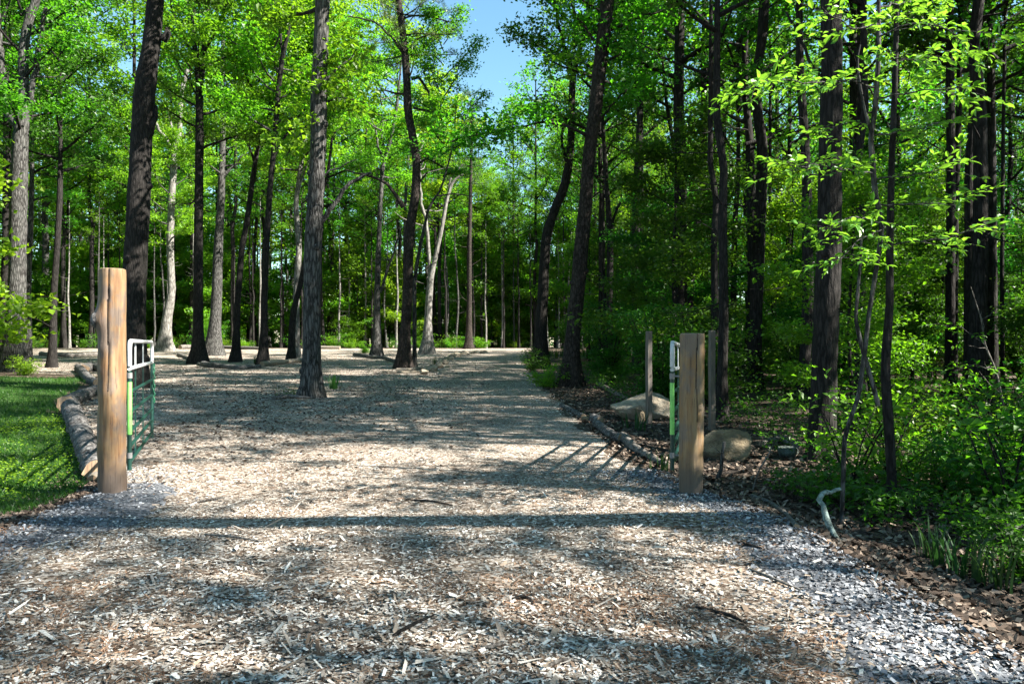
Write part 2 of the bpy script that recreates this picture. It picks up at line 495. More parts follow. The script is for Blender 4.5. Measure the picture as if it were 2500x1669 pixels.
x = rng.uniform(-1, 1, n) * (.72 * y + .6)
edge_soft = rng.normal(0, .12, n)
dens = np.where(x > right_edge(y) - .5, .5, 1.0) * np.where(x < left_edge(y) + .7, .5, 1.0)
keep = (x < right_edge(y) + edge_soft) & (x > left_edge(y) + .1 + edge_soft) & (rng.uniform(0, 1, n) < dens)
x, y = x[keep], y[keep]
patch = np.array([noise.noise((a * .9, b * .9, 5)) + .6 * noise.noise((a * 2.6, b * 2.6, 9)) for a, b in zip(x, y)])
keep = rng.uniform(0, 1, len(x)) < np.clip(.75 + 1.5 * patch, .16, 1)
x, y = x[keep], y[keep]
sz = rng.lognormal(0, .5, len(x))
scatter_flat("wood_chips", x, y, .025 * sz * np.interp(y, [4, 8], [1, .62]), .0100 * np.interp(y, [4, 8], [1, .7]) * sz ** .6 * rng.uniform(.5, 1.6, len(x)), M['chip'])
n = 60000                                                    # rusty pine straw lying in patches
y = sample_y(n, 2.8, 16, 1.3); x = rng.uniform(-1, 1, n) * (.72 * y + .3)
patch = np.array([noise.noise((a * .55 + 7, b * .8, 2)) + .5 * noise.noise((a * 2, b * 2, 4)) for a, b in zip(x, y)])
keep = (x < right_edge(y) + .1) & (x > left_edge(y)) & (rng.uniform(0, 1, n) < np.clip(patch * 2.6 - .1, .03, 1))
x, y = x[keep], y[keep]
scatter_flat("pine_straw", x, y, rng.uniform(.03, .075, len(x)), rng.uniform(.0025, .006, len(x)), M['straw'], tilt=.3, lift=.02)
n = 70000
y = sample_y(n, 15, 50, 1.6); x = rng.uniform(-1, 1, n) * .72 * y
keep = (x < right_edge(y) + rng.normal(0, .1, n)) & (x > left_edge(y) + .2)
x, y = x[keep], y[keep]
scatter_flat("far_wood_chips", x, y, rng.uniform(.03, .065, len(x)), rng.uniform(.010, .022, len(x)), M['chip'])
n = 42000
y = sample_y(n, 7, 46, 1.2); x = 1 - rng.uniform(0, 1, n) * (.74 * y + 1)
patch = np.array([noise.noise((a * .45, b * .3, 3)) + .5 * noise.noise((a * 1.7, b * 1.3, 8)) for a, b in zip(x, y)])
prob = np.clip((-x - .2) / 6, 0, 1) ** .7 * np.clip((y - 7.5) / 8, 0, 1) * np.clip(.7 + 1.1 * patch, .08, 1)
keep = (x > left_edge(y) + .1) & (rng.uniform(0, 1, n) < prob)
x, y = x[keep], y[keep]
scatter_flat("clearing_leaves", x, y, rng.uniform(.03, .09, len(x)), rng.uniform(.02, .05, len(x)), M['dry_leaf'], tilt=.35, lift=.018)
n = 900
y = sample_y(n, 2.8, 11, 1.2); x = rng.uniform(-1, 1, n) * (.72 * y)
keep = (x < right_edge(y)) & (x > left_edge(y) + .3); x, y = x[keep], y[keep]
scatter_flat("wood_splinters", x, y, rng.lognormal(-2.25, .35, len(x)), rng.uniform(.008, .022, len(x)), M['chip'], tilt=.3, lift=.022)
n = 16000
y = sample_y(n, 2.8, 9, 1.1)
x = np.where(rng.uniform(0, 1, n) < .62, right_edge(y) + .05 - np.abs(rng.normal(0, .42, n)), left_edge(y) + .05 + np.abs(rng.normal(0, .45, n)))
keep = (x > 0) | (y > 4.4); x, y = x[keep], y[keep]
sz = rng.uniform(.012, .034, len(x))
scatter_flat("crushed_stones", x, y, sz, sz * .8, M['stone_chip'], tilt=.45, lift=.02)
n = 26000
y = sample_y(n, 2.8, 24, 1.3); x = right_edge(y) + rng.exponential(2.4, n) - .12
keep = x < .74 * y + 1.5; x, y = x[keep], y[keep]
scatter_flat("fallen_leaves", x, y, rng.uniform(.035, .10, len(x)), rng.uniform(.02, .05, len(x)), M['dry_leaf'], tilt=.5, lift=.012)
n = 5000
y = rng.uniform(5, 9, n); x = left_edge(y) - rng.exponential(.18, n) + .08
scatter_flat("verge_leaves", x, y, rng.uniform(.03, .08, n), rng.uniform(.02, .04, n), M['dry_leaf'], tilt=.5)

def grass_patch(name, x, y, h, w, mat, lean=.5):
    n = len(x)
    mb = MB()
    a = rng.uniform(0, 2 * math.pi, n)
    b = np.stack([x, y, zg(x, y)], 1)
    s = np.stack([np.cos(a), np.sin(a), 0 * a], 1) * w[:, None] * .5
    ln = rng.normal(0, lean, (n, 2)) * h[:, None]
    t = b + np.stack([ln[:, 0], ln[:, 1], h], 1)
    mid = b + np.stack([ln[:, 0] * .35, ln[:, 1] * .35, h * .6], 1)
    V = np.stack([b - s, b + s, mid + s * .8, t, mid - s * .8], 1)
    mb.add(V.reshape(-1, 3), np.arange(n * 5).reshape(n, 5))
    return kind(mb.build(name, mat), 'stuff')
n = 60000
y = sample_y(n, 6.7, 26, 1.6)
x = left_edge(y) - .1 - rng.uniform(0, 1, n) * (4 + .3 * y)
keep = (x > -.74 * y - .4); x, y = x[keep], y[keep]
grass_patch("lawn_grass", x, y, rng.uniform(.03, .085, len(x)) * (1 + y / 40), rng.uniform(.004, .009, len(x)) * (1 + y / 20), M['grass'])
n = 9000                                                     # clover patches in the lawn
cc = np.stack([rng.uniform(-9, -4.6, 40), rng.uniform(6.8, 15, 40)], 1)
k = rng.integers(0, 40, n)
x = cc[k, 0] + rng.normal(0, .35, n); y = cc[k, 1] + rng.normal(0, .4, n)
keep = x < left_edge(y) - .12; x, y = x[keep], y[keep]
mb = MB()
nn = rng.normal(0, .35, (len(x), 3)); nn[:, 2] = 1; nn /= np.linalg.norm(nn, axis=1, keepdims=True)
mb.leaves(np.stack([x, y, zg(x, y) + rng.uniform(.04, .11, len(x))], 1), nn, rng.uniform(.025, .045, len(x)), .03, 0)
kind(mb.build("clover", M['leaf_light']), 'stuff')

# ------------------------------------------------------------------ foliage library
def sprays(mb, cs, per, r, flat, L, W, mat, tilt=.45):
    cs = np.asarray(cs)
    n = len(cs) * per
    c = np.repeat(cs, per, 0) + rng.normal(0, 1, (n, 3)) * np.array([r, r, r * flat]) * .6
    nn = rng.normal(0, tilt, (n, 3)); nn[:, 2] += 1
    nn /= np.linalg.norm(nn, axis=1, keepdims=True)
    s = rng.lognormal(0, .22, n)
    mb.leaves(c, nn, L * s, W * s, mat)
def limb_path(start, az, length, rise, n=6, wob=.10, curve=.3):
    pts = [np.array(start, float)]
    a, e = az, rise
    for i in range(n):
        a += rng.normal(0, wob); e += rng.normal(curve / n, wob * .6)
        pts.append(pts[-1] + length / n * np.array([math.cos(a) * math.cos(e), math.sin(a) * math.cos(e), math.sin(e)]))
    return np.array(pts)
def make_crown(H, Rmax, limbs, per, L, W, subs=6, nspray=4, rise=(.25, .8), rs=.5, flat=.35, profile='round', r0=.075, bare=0.25, bark='bark_dark', leaf='leaf', tilt=.6):
    mb = MB()
    sp = []
    az = rng.uniform(0, 6.28)
    for i in range(limbs):
        u = (i + rng.uniform(.1, .9)) / limbs
        az += 2.4 + rng.normal(0, .35)
        prof = {'round': .55 + .45 * math.sin(math.pi * min(1, u * .9 + .12)), 'layer': 1 - .65 * u, 'cone': 1.05 - .95 * u, 'wild': .95 - .35 * u}[profile]
        ln = Rmax * prof * (rng.uniform(.75, 1.15) if profile != 'wild' else rng.uniform(.45, 1.2))
        e = rise[0] + (rise[1] - rise[0]) * u
        p = limb_path((0, 0, H * .88 * u), az, ln, e, 6, .12)
        rr = r0 * (1 - .6 * u) * np.linspace(1, .25, 7)
        mb.tube(p, rr, 5, 0, cap=False)
        for j in range(subs):
            t = bare + (1 - bare) * (j + rng.uniform(.2, 1)) / subs
            k = min(5, int(t * 6)); q = p[k] + (p[k + 1] - p[k]) * (t * 6 - k)
            sp_l = ln * rng.uniform(.22, .42) * (1.15 - .5 * t)
            a2 = az + (1 if j % 2 else -1) * rng.uniform(.4, 1.1)
            s = limb_path(q, a2, sp_l, e * .4 + rng.normal(0, .2), 3, .18)
            mb.tube(s, np.linspace(.35, .12, 4) * r0 * .5, 3, 0, cap=False)
            for m in range(nspray):
                tt = (m + rng.uniform(.3, 1)) / nspray * 3
                k2 = min(2, int(tt)); sp.append(s[k2] + (s[k2 + 1] - s[k2]) * (tt - k2) + rng.normal(0, .08, 3))
        sp.append(p[-1]); sp.append(p[-2])
    sprays(mb, sp, per, rs, flat, L, W, 1, tilt)
    return mb.mesh("crown", [M[bark], M[leaf]])
CROWN = {
    'oak_a': make_crown(10, 4.2, 17, 30, .17, .10, bark='bark_dark', leaf='leaf'),
    'oak_b': make_crown(11, 3.6, 15, 24, .16, .10, rise=(.35, .95), bark='bark_dark', leaf='leaf'),
    'maple': make_crown(9, 3.8, 16, 26, .15, .12, rise=(.1, .7), flat=.25, bark='bark_grey', leaf='leaf_light'),
    'tulip': make_crown(12, 3.0, 17, 22, .17, .13, rise=(.4, .9), bark='bark_grey', leaf='leaf_light'),
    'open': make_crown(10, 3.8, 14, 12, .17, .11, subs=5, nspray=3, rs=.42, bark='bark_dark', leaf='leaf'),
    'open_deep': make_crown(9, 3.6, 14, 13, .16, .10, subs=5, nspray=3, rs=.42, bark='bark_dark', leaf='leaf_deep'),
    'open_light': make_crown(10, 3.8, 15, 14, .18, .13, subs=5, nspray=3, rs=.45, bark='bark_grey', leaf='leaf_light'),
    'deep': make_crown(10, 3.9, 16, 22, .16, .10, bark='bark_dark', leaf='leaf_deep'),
}
UNDER = {
    'fine_c': make_crown(5.2, 2.2, 17, 34, .09, .06, subs=6, nspray=4, rs=.42, rise=(0, .8), flat=.28, profile='wild', r0=.026, bark='bark_dark', leaf='leaf', tilt=.55),
    'fine_a': make_crown(5.5, 2.3, 17, 40, .09, .06, subs=6, nspray=4, rs=.42, rise=(0, .8), flat=.28, profile='wild', r0=.026, bark='bark_dark', leaf='leaf_deep', tilt=.55),
    'fine_b': make_crown(4.8, 2.1, 16, 40, .085, .055, subs=6, nspray=4, rs=.4, rise=(0, .8), flat=.26, profile='wild', r0=.024, bark='bark_dark', leaf='leaf_deep', tilt=.55),
    'young_a': make_crown(5.5, 2.4, 15, 26, .15, .115, subs=5, nspray=3, rise=(.1, .9), rs=.5, flat=.4, profile='wild', r0=.028, bark='bark_grey', leaf='leaf_light', tilt=.75),
    'young_b': make_crown(6.5, 2.5, 16, 25, .15, .11, subs=5, nspray=3, rise=(.15, 1.0), rs=.52, flat=.42, profile='wild', r0=.03, bark='bark_dark', leaf='leaf', tilt=.75),
    'young_c': make_crown(4.5, 2.1, 13, 26, .13, .095, subs=5, nspray=3, rise=(.05, .8), rs=.42, flat=.35, profile='wild', r0=.024, bark='bark_dark', leaf='leaf_deep', tilt=.7),
}
def make_shrub(h, r, stems, per, L, W, leaf):
    mb = MB(); sp = []
    for i in range(stems):
        az = i * 2.4 + rng.normal(0, .4)
        p = limb_path((rng.normal(0, .05), rng.normal(0, .05), 0), az, h * rng.uniform(.8, 1.2), rng.uniform(.8, 1.4) if h > r else .7, 5, .15, -.3)
        p[:, :2] *= r / h * 1.3
        mb.tube(p, np.linspace(.012, .003, 6) * h, 4, 0, cap=False)
        for t in range(1, 6):
            for _ in range(2): sp.append(p[t] + rng.normal(0, 1, 3) * np.array([.16, .16, .08]) * r)
    sprays(mb, sp, per, .24 * r, .4, L, W, 1)
    return mb.mesh("shrub", [M['bark_dark'], M[leaf]])
SHRUB = {
    'airy': make_shrub(1.25, .8, 6, 7, .085, .05, 'leaf'),
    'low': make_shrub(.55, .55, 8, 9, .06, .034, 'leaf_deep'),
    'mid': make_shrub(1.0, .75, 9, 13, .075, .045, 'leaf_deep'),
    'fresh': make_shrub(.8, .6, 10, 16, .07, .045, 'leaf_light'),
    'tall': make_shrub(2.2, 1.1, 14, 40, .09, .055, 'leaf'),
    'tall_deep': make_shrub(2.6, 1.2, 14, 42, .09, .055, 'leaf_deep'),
}
def make_pine_crown(H, Rmax, whorls, tuft):
    mb = MB(); cs = []
    for i in range(whorls):
        u = (i + .3) / whorls
        for b in range(4):
            az = i * 1.1 + b * 1.57 + rng.normal(0, .25)
            ln = Rmax * (1 - .7 * u) * rng.uniform(.6, 1.15)
            p = limb_path((0, 0, H * u), az, ln, rng.uniform(-.1, .35), 5, .12, .15)
            mb.tube(p, np.linspace(.03, .008, 6), 4, 0, cap=False)
            for t in np.linspace(1.5, 5, 6):
                k = min(4, int(t)); q = p[k] + (p[k + 1] - p[k]) * (t - k)
                for _ in range(2): cs.append(q + rng.normal(0, .16, 3) * np.array([1, 1, .5]))
    cs = np.array(cs); n = len(cs) * tuft
    c = np.repeat(cs, tuft, 0)
    d = rng.normal(size=(n, 3)); d[:, 2] += .5; d /= np.linalg.norm(d, axis=1, keepdims=True)
    nn = rng.normal(size=(n, 3)); nn -= d * (d * nn).sum(1, keepdims=True); nn /= np.linalg.norm(nn, axis=1, keepdims=True)
    mb.leaves(c + d * .09, nn, .2, .016, 1, 0, d=d)
    return mb.mesh("crown", [M['bark_pine'], M['needle']])
CROWN['pine'] = make_pine_crown(8, 2.6, 11, 22)
def make_trunk(H, r, bark, lean=.02, snags=0, sides=9):
    mb = MB()
    n = 14
    z = np.linspace(-.15, H, n)
    wob = np.cumsum(rng.normal(0, lean, (n, 2)), 0) * (H / n)
    wob *= np.clip(1 - np.maximum(0, z - H * .4) / (H * .25), 0, 1)[:, None] * 1.0
    rad = r * (1 - .75 * np.clip(z / H, 0, 1)) * (1 + .7 * np.exp(-np.maximum(z, 0) / .35))
    pts = np.stack([wob[:, 0], wob[:, 1], z], 1)
    mb.tube(pts, rad, sides, 0, cap=False, jitter=.05)
    for i in range(snags):
        zz = H * rng.uniform(.15, .6)
        k = int(np.searchsorted(z, zz)) - 1
        p = limb_path((pts[k][0], pts[k][1], zz), rng.uniform(0, 6.28), rng.uniform(.5, 1.8), rng.uniform(-.2, .5), 4, .25)
        mb.tube(p, np.linspace(.02, .006, 5), 4, 0, cap=False)
    return mb.mesh("trunk", [M[bark]])
TRUNK = {
    'dark_a': make_trunk(18, .19, 'bark_dark', .03, 9), 'dark_b': make_trunk(18, .15, 'bark_dark', .05, 11),
    'grey_a': make_trunk(18, .20, 'bark_grey', .03, 8), 'grey_b': make_trunk(18, .14, 'bark_grey', .05, 9),
    'pale': make_trunk(18, .15, 'bark_pale', .05, 8), 'pine': make_trunk(20, .17, 'bark_pine', .015, 22),
    'young_grey': make_trunk(6.2, .045, 'bark_grey', .05, 2, 6), 'young_dark': make_trunk(6.8, .05, 'bark_dark', .05, 2, 6),
}

# ------------------------------------------------------------------ the trees one can tell apart
sight = []                                     # bearings that stay open so that these trunks can be seen
occupied = []                                  # (x, y, radius) keeps the wood behind from growing through them
def trunk_line(path, d, base=None, lean=0.0):
    pts = [P(px, py, d) for px, py, w in path]
    rad = [w * .5 * d / FPX for px, py, w in path]
    return pts, rad
def hero_tree(label, path, d, branches=(), bark='bark_dark', crown=None, top=17.0, hc=None, cs=1.0, group=None, name='tree', cat='tree', flare=.55, bumps=0, twigs=0, leafy=(), leaf='leaf'):
    """path: trunk centre line and width as seen, lowest point first; branches the same"""
    pts, rad = trunk_line(path, d)
    bx, by = pts[0].x, pts[0].y
    bz = gz(bx, by)
    if pts[0].z > bz + .02:
        pts[0].z = bz
    base = Vector((bx, by, bz))
    root = thing(name, label, cat, base, group)
    occupied.append((bx, by, max(.6, rad[0] * 4)))
    sight.append((bx / by, by))
    q = [Vector((bx, by, bz - .25))] + pts
    rr = [rad[0]] + rad
    if top and q[-1].z < top:                  # carries on above the picture
        e = q[-1]; dr = (q[-1] - q[-2]).normalized()
        n = max(2, int((top - e.z) / 1.5))
        for i in range(1, n + 1):
            t = i / n
            q.append(Vector((e.x + dr.x * 1.2 * (1 - math.exp(-t * 3)), e.y + rng.normal(0, .05), e.z + (top - e.z) * t)))
            rr.append(rad[-1] * (1 - .8 * t))
    tp, tr = resample(q, rr, max(.12, min(.5, d / 60)))
    hgt = np.maximum(tp[:, 2] - bz, 0)
    fl = np.exp(-hgt / (.9 * max(tr[0] * 2, .15)))
    tr = tr * (1 + flare * fl) * (1 + .05 * np.array([noise.noise((float(z) * 1.3, bx, by)) for z in tp[:, 2]]))
    mb = MB()
    sides = 20 if d < 25 else 12
    mb.tube(tp - np.array(base), tr, sides, 0, cap=False, jitter=.03, lobes=.38 * fl)
    for i in range(bumps):                     # burls and healed knots on the trunk
        k = int(len(tp) * rng.uniform(.06, .5)); a = rng.uniform(math.pi * .9, math.pi * 2.1)
        c = tp[k] + np.array([math.cos(a), math.sin(a), 0]) * tr[k] * .95 - np.array(base)
        dd = np.array([math.cos(a), math.sin(a), .25]) * tr[k]
        mb.tube([c - dd * .3, c + dd * .05, c + dd * .25, c + dd * .33], np.array([.5, .42, .28, .02]) * tr[k], 8, 0)
    lv = []
    for bi, br in enumerate(branches):
        depth = d + rng.normal(0, .3)
        bp = [P(px, py, d + (depth - d) * i / len(br)) for i, (px, py, w) in enumerate(br)]
        brr = [w * .5 * d / FPX for _, _, w in br]
        b2, r2 = resample(bp, brr, max(.1, d / 90))
        b2[1:-1] += rng.normal(0, .012 * d / 10, b2[1:-1].shape)
        mb.tube(b2 - np.array(base), r2, 7, 0, cap=True)
        L0 = float(np.linalg.norm(b2[-1] - b2[0]))
        if bi in leafy:
            for k in range(len(b2) // 4, len(b2)):
                for _ in range(4): lv.append(b2[k] - np.array(base) + rng.normal(0, 1, 3) * np.array([.35, .5, .28]) * (d / 22) + np.array([0, 0, .12]))
        for _ in range(max(1, int(L0 * 1.6))):  # bare twigs along the branch
            k = rng.integers(len(b2) // 3, len(b2))
            p = limb_path(b2[k] - np.array(base), rng.uniform(0, 6.28), L0 * rng.uniform(.12, .3), rng.uniform(-.3, .8), 4, .25)
            mb.tube(p, np.linspace(.5, .15, 5) * r2[k], 4, 0, cap=False)
    for _ in range(twigs):                     # dead stubs and thin bare limbs on the stem
        k = int(len(tp) * rng.uniform(.12, .6))
        p = limb_path(tp[k] - np.array(base), rng.uniform(0, 6.28), rng.uniform(.6, 2.2), rng.uniform(-.15, .7), 5, .2)
        mb.tube(p, np.linspace(.16, .03, 6) * tr[k], 4, 0, cap=False)
    mb.build("trunk", [M[bark]], root)
    if lv:
        mb = MB(); sprays(mb, lv, 24, .34 * d / 22, .5, .15, .10, 0, .6); mb.build("foliage", [M[leaf]], root)
    if crown:
        hc = hc if hc is not None else max(7.5, pts[-1].z)
        k = int(np.argmin(np.abs(tp[:, 2] - hc)))
        link("crown", CROWN[crown], root, Vector(tp[k]) - base, rng.uniform(0, 6.28), cs)
    return root

hero_tree("light grey oak forking low into two bowed limbs at the lawn's far corner", [(38, 905, 52), (42, 696, 38), (45, 491, 38), (49, 357, 34), (54, 300, 30), (60, 250, 24), (56, 134, 22), (67, 54, 20), (90, 0, 18)], 30,
          [[(50, 315, 24), (22, 277, 20), (11, 214, 18), (2, 147, 16), (-6, 45, 14), (-10, -60, 12)], [(60, 260, 12), (78, 250, 14), (82, 190, 12), (98, 100, 12), (112, 20, 10)]], 'bark_grey', 'oak_b', 19, 10)
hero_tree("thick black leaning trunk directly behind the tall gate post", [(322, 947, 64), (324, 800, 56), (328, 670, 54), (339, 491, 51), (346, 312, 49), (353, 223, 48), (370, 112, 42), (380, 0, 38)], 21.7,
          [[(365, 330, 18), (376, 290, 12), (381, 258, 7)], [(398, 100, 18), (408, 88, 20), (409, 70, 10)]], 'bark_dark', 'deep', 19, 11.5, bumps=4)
hero_tree("pale trunk with an S bend low down beyond the clearing", [(404, 852, 30), (406, 800, 24), (409, 770, 22), (420, 715, 18), (417, 660, 17), (415, 600, 17), (419, 480, 16), (422, 440, 16), (427, 357, 13), (438, 335, 12), (442, 223, 11), (458, 170, 9)], 56,
          [[(426, 370, 9), (408, 345, 8), (385, 310, 7), (370, 285, 5)], [(440, 335, 7), (460, 325, 6), (478, 322, 4)], [(424, 340, 7), (418, 300, 6), (410, 265, 4)]], 'bark_pale', 'maple', 21, 9, leafy=(0, 1, 2), leaf='leaf_light')
hero_tree("dark upright oak forking high, front of the left log ringed island", [(486, 886, 34), (484, 800, 23), (484, 712, 22), (484, 600, 21), (486, 446, 20), (487, 312, 19), (487, 190, 18), (474, 112, 12), (471, 0, 11)], 36,
          [[(488, 200, 16), (496, 134, 12), (504, 45, 11), (507, -60, 9)], [(496, 130, 9), (530, 70, 8), (555, 15, 7), (570, -40, 6)], [(474, 140, 7), (450, 90, 6), (425, 40, 5), (410, -30, 4)], [(486, 240, 5), (450, 180, 4), (405, 118, 3)]], 'bark_dark', 'oak_a', 21, 11, leafy=(2, 3, 4), leaf='leaf_light')
hero_tree("broad grey trunk with flaring roots and sunlit upper limbs in the island", [(522, 866, 36), (525, 800, 28), (529, 734, 25), (533, 600, 22), (540, 490, 17), (542, 400, 16), (545, 300, 12), (543, 180, 10), (545, 60, 8)], 47,
          [[(545, 310, 10), (556, 235, 9), (574, 195, 7), (590, 160, 5)], [(546, 430, 8), (566, 405, 6), (590, 380, 4)]], 'bark_grey', 'maple', 22, 12)
hero_tree("slender dark tree curving to the right above the island", [(576, 883, 22), (578, 800, 16), (580, 734, 15), (591, 600, 14), (600, 560, 13), (616, 446, 12), (629, 357, 11), (656, 290, 9), (672, 220, 8)], 38,
          [[(622, 400, 6), (600, 340, 5), (575, 300, 3)]], 'bark_dark', 'oak_b', 18, 11)
hero_tree("straight dark stem with a long rising side branch in the island", [(643, 892, 24), (645, 800, 18), (645, 734, 17), (650, 600, 15), (660, 446, 13), (670, 357, 13), (679, 223, 13), (690, 134, 11), (710, 58, 8), (730, 0, 7)], 35,
          [[(668, 390, 7), (690, 340, 6), (715, 308, 6), (755, 255, 5), (800, 210, 3)], [(690, 130, 6), (680, 60, 5), (668, 0, 4)]], 'bark_dark', 'maple', 19, 11, leafy=(0, 1), leaf='leaf_light')
hero_tree("dark stem bowing away behind the scaly bark trunk", [(711, 880, 18), (713, 800, 16), (716, 760, 15), (732, 700, 13), (745, 640, 12), (757, 580, 11), (778, 500, 9), (800, 430, 8)], 38, [], 'bark_dark', 'oak_b', 17, 10)
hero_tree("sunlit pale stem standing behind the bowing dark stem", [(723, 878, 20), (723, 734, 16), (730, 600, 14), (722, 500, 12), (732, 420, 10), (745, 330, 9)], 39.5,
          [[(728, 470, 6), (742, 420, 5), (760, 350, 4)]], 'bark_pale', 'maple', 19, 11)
hero_tree("straight grey scaly bark trunk standing alone in the wood chips", [(761, 966, 50), (761, 900, 44), (761, 778, 42), (764, 600, 40), (770, 491, 38), (777, 357, 38), (779, 223, 38), (783, 112, 36), (788, 0, 34)], 18.7,
          [[(782, 545, 14), (800, 522, 12), (827, 478, 11), (862, 442, 9), (907, 422, 6)], [(755, 300, 8), (720, 345, 5), (700, 380, 3)], [(790, 430, 5), (830, 405, 4), (870, 390, 2)], [(795, 200, 7), (830, 170, 5), (870, 120, 3)], [(797, 250, 6), (845, 235, 4), (890, 250, 2)]], 'bark_grey', 'oak_a', 19, 10, bumps=5, flare=.3, leafy=(1, 3, 4))
hero_tree("dark sinuous pine rising from the stone edged island", [(985, 899, 32), (988, 820, 27), (992, 778, 25), (996, 690, 25), (997, 600, 25), (1001, 558, 24), (1014, 480, 22), (1018, 402, 20), (1008, 335, 20), (995, 268, 20), (994, 201, 19), (987, 112, 17), (979, 45, 16), (972, 0, 15)], 32,
          [[(985, 505, 14), (970, 473, 9), (934, 442, 7), (890, 425, 5), (845, 415, 3)], [(1008, 263, 6), (1060, 270, 5), (1095, 278, 3)], [(1004, 192, 10), (1022, 180, 8), (1040, 215, 6), (1062, 268, 5)], [(985, 130, 8), (956, 90, 5), (903, 50, 4), (850, 40, 3)], [(992, 105, 5), (1030, 92, 4), (1060, 80, 2)],
           [(985, 45, 5), (1040, 38, 4), (1100, 55, 3)], [(1020, 400, 7), (1042, 380, 4), (1090, 372, 2)], [(1005, 470, 7), (1030, 440, 5), (1044, 420, 3)], [(985, 230, 6), (950, 225, 4), (900, 215, 3)]], 'bark_pine', 'pine', 22, 14, twigs=6, cs=1.2)
hero_tree("thin grey stem pressed close beside the sinuous pine", [(1012, 893, 11), (1012, 780, 10), (1012, 690, 9), (1020, 630, 9), (1035, 560, 8), (1047, 500, 6), (1075, 470, 5)], 32.6, [[(1060, 480, 4), (1100, 470, 3), (1150, 480, 2)]], 'bark_grey', 'oak_b', 14, 9, cs=.7)
hero_tree("pale double stemmed tree splitting in a narrow V", [(1043, 862, 28), (1045, 778, 18), (1050, 689, 15), (1053, 672, 14), (1063, 627, 11), (1078, 560, 10), (1090, 490, 9), (1105, 440, 7), (1132, 425, 4)], 50,
          [[(1052, 680, 10), (1045, 600, 9), (1040, 540, 8), (1030, 490, 7), (1022, 400, 6), (1030, 330, 5)], [(1092, 480, 5), (1100, 430, 4), (1130, 400, 3)]], 'bark_pale', None, 0)
hero_tree("grey oak with a thin pale fork behind the plank edging", [(920, 868, 24), (920, 756, 16), (923, 645, 14), (927, 536, 10), (934, 402, 10), (952, 348, 9), (967, 277, 8), (975, 200, 6)], 46,
          [[(928, 715, 8), (940, 670, 7), (952, 636, 6), (965, 600, 5), (978, 555, 4)], [(934, 405, 6), (925, 340, 5), (905, 290, 3)]], 'bark_grey', 'maple', 20, 12)
hero_tree("straight tree on a dark mulch mound at the road's far end", [(1144, 845, 18), (1146, 734, 12), (1146, 600, 10), (1148, 500, 9), (1150, 402, 8), (1152, 330, 6)], 61, [], 'bark_pine', 'pine', 22, 15, twigs=14)
hero_tree("dark trunk bending right then forking high, right of the far road", [(1318, 897, 36), (1322, 778, 28), (1329, 645, 25), (1333, 580, 25), (1352, 515, 22), (1374, 469, 22), (1385, 424, 21), (1394, 357, 18), (1396, 245, 17), (1398, 187, 15), (1412, 134, 12), (1430, 67, 11), (1440, -10, 9)], 33,
          [[(1383, 400, 8), (1373, 360, 8), (1375, 310, 6)], [(1398, 190, 10), (1376, 112, 9), (1362, 45, 8), (1352, -10, 7)]], 'bark_dark', 'deep', 21, 14, leafy=(0, 1))
hero_tree("tall dark trunk leaning right at the bed's far end", [(1391, 940, 46), (1394, 880, 39), (1398, 823, 36), (1412, 689, 36), (1418, 615, 35), (1430, 491, 32), (1438, 379, 31), (1456, 245, 33), (1465, 156, 32), (1474, 89, 33), (1483, 0, 34)], 22.5,
          [[(1432, 330, 12), (1415, 320, 8), (1389, 308, 7), (1336, 297, 6), (1246, 312, 5), (1180, 330, 4), (1060, 350, 2)], [(1478, 80, 8), (1540, 48, 6), (1590, 36, 5), (1640, 20, 3)], [(1470, 160, 7), (1520, 130, 6), (1560, 100, 4)], [(1455, 300, 6), (1520, 230, 4), (1580, 200, 3)], [(1450, 100, 7), (1420, 60, 6), (1395, 10, 4)]], 'bark_pine', 'open', 20, 12.5, bumps=2, twigs=3, leafy=(0, 1, 2, 3, 4))
hero_tree("plain dark stem just right of the leaning trunk", [(1486, 905, 22), (1488, 778, 16), (1490, 600, 16), (1488, 540, 15), (1483, 491, 12), (1478, 402, 11), (1472, 312, 9), (1468, 200, 8)], 31, [[(1494, 560, 7), (1506, 515, 6), (1518, 470, 4)]], 'bark_dark', 'deep', 17, 10)
hero_tree("straight grey trunk deep behind the tall grey stake", [(1559, 868, 26), (1559, 778, 18), (1563, 645, 17), (1565, 600, 16), (1565, 400, 13), (1564, 200, 10), (1562, 40, 8)], 41, [[(1565, 300, 5), (1590, 240, 4), (1610, 160, 3)]], 'bark_grey', 'deep', 20, 12)
hero_tree("dark pole of a tree left of the squat brown post", [(1676, 850, 22), (1681, 756, 19), (1695, 625, 18), (1708, 491, 17), (1719, 357, 16), (1719, 178, 15), (1720, 0, 13)], 30, [[(1722, 190, 9), (1740, 225, 8), (1762, 130, 6), (1772, 40, 5)]], 'bark_dark', 'deep', 18, 12)
hero_tree("thinner dark stem crossing behind the tall grey stake's tree", [(1655, 850, 16), (1657, 700, 14), (1659, 580, 14), (1668, 446, 13), (1640, 330, 10), (1625, 240, 8)], 32, [], 'bark_dark', 'deep', 16, 11)
hero_tree("dark trunk with a kinked waist between the brown post and the thickest trunk", [(1840, 958, 38), (1842, 868, 32), (1846, 734, 31), (1849, 670, 31), (1853, 580, 29), (1860, 446, 27), (1862, 357, 26), (1848, 268, 23), (1847, 178, 22), (1862, 89, 24), (1866, 0, 25)], 20.6,
          [[(1868, 340, 7), (1892, 325, 5), (1930, 310, 3)], [(1850, 200, 6), (1810, 160, 5), (1770, 155, 3)], [(1845, 360, 7), (1800, 380, 6), (1770, 340, 6), (1745, 260, 5), (1730, 180, 4)]], 'bark_dark', 'open_deep', 18, 11, bumps=2)
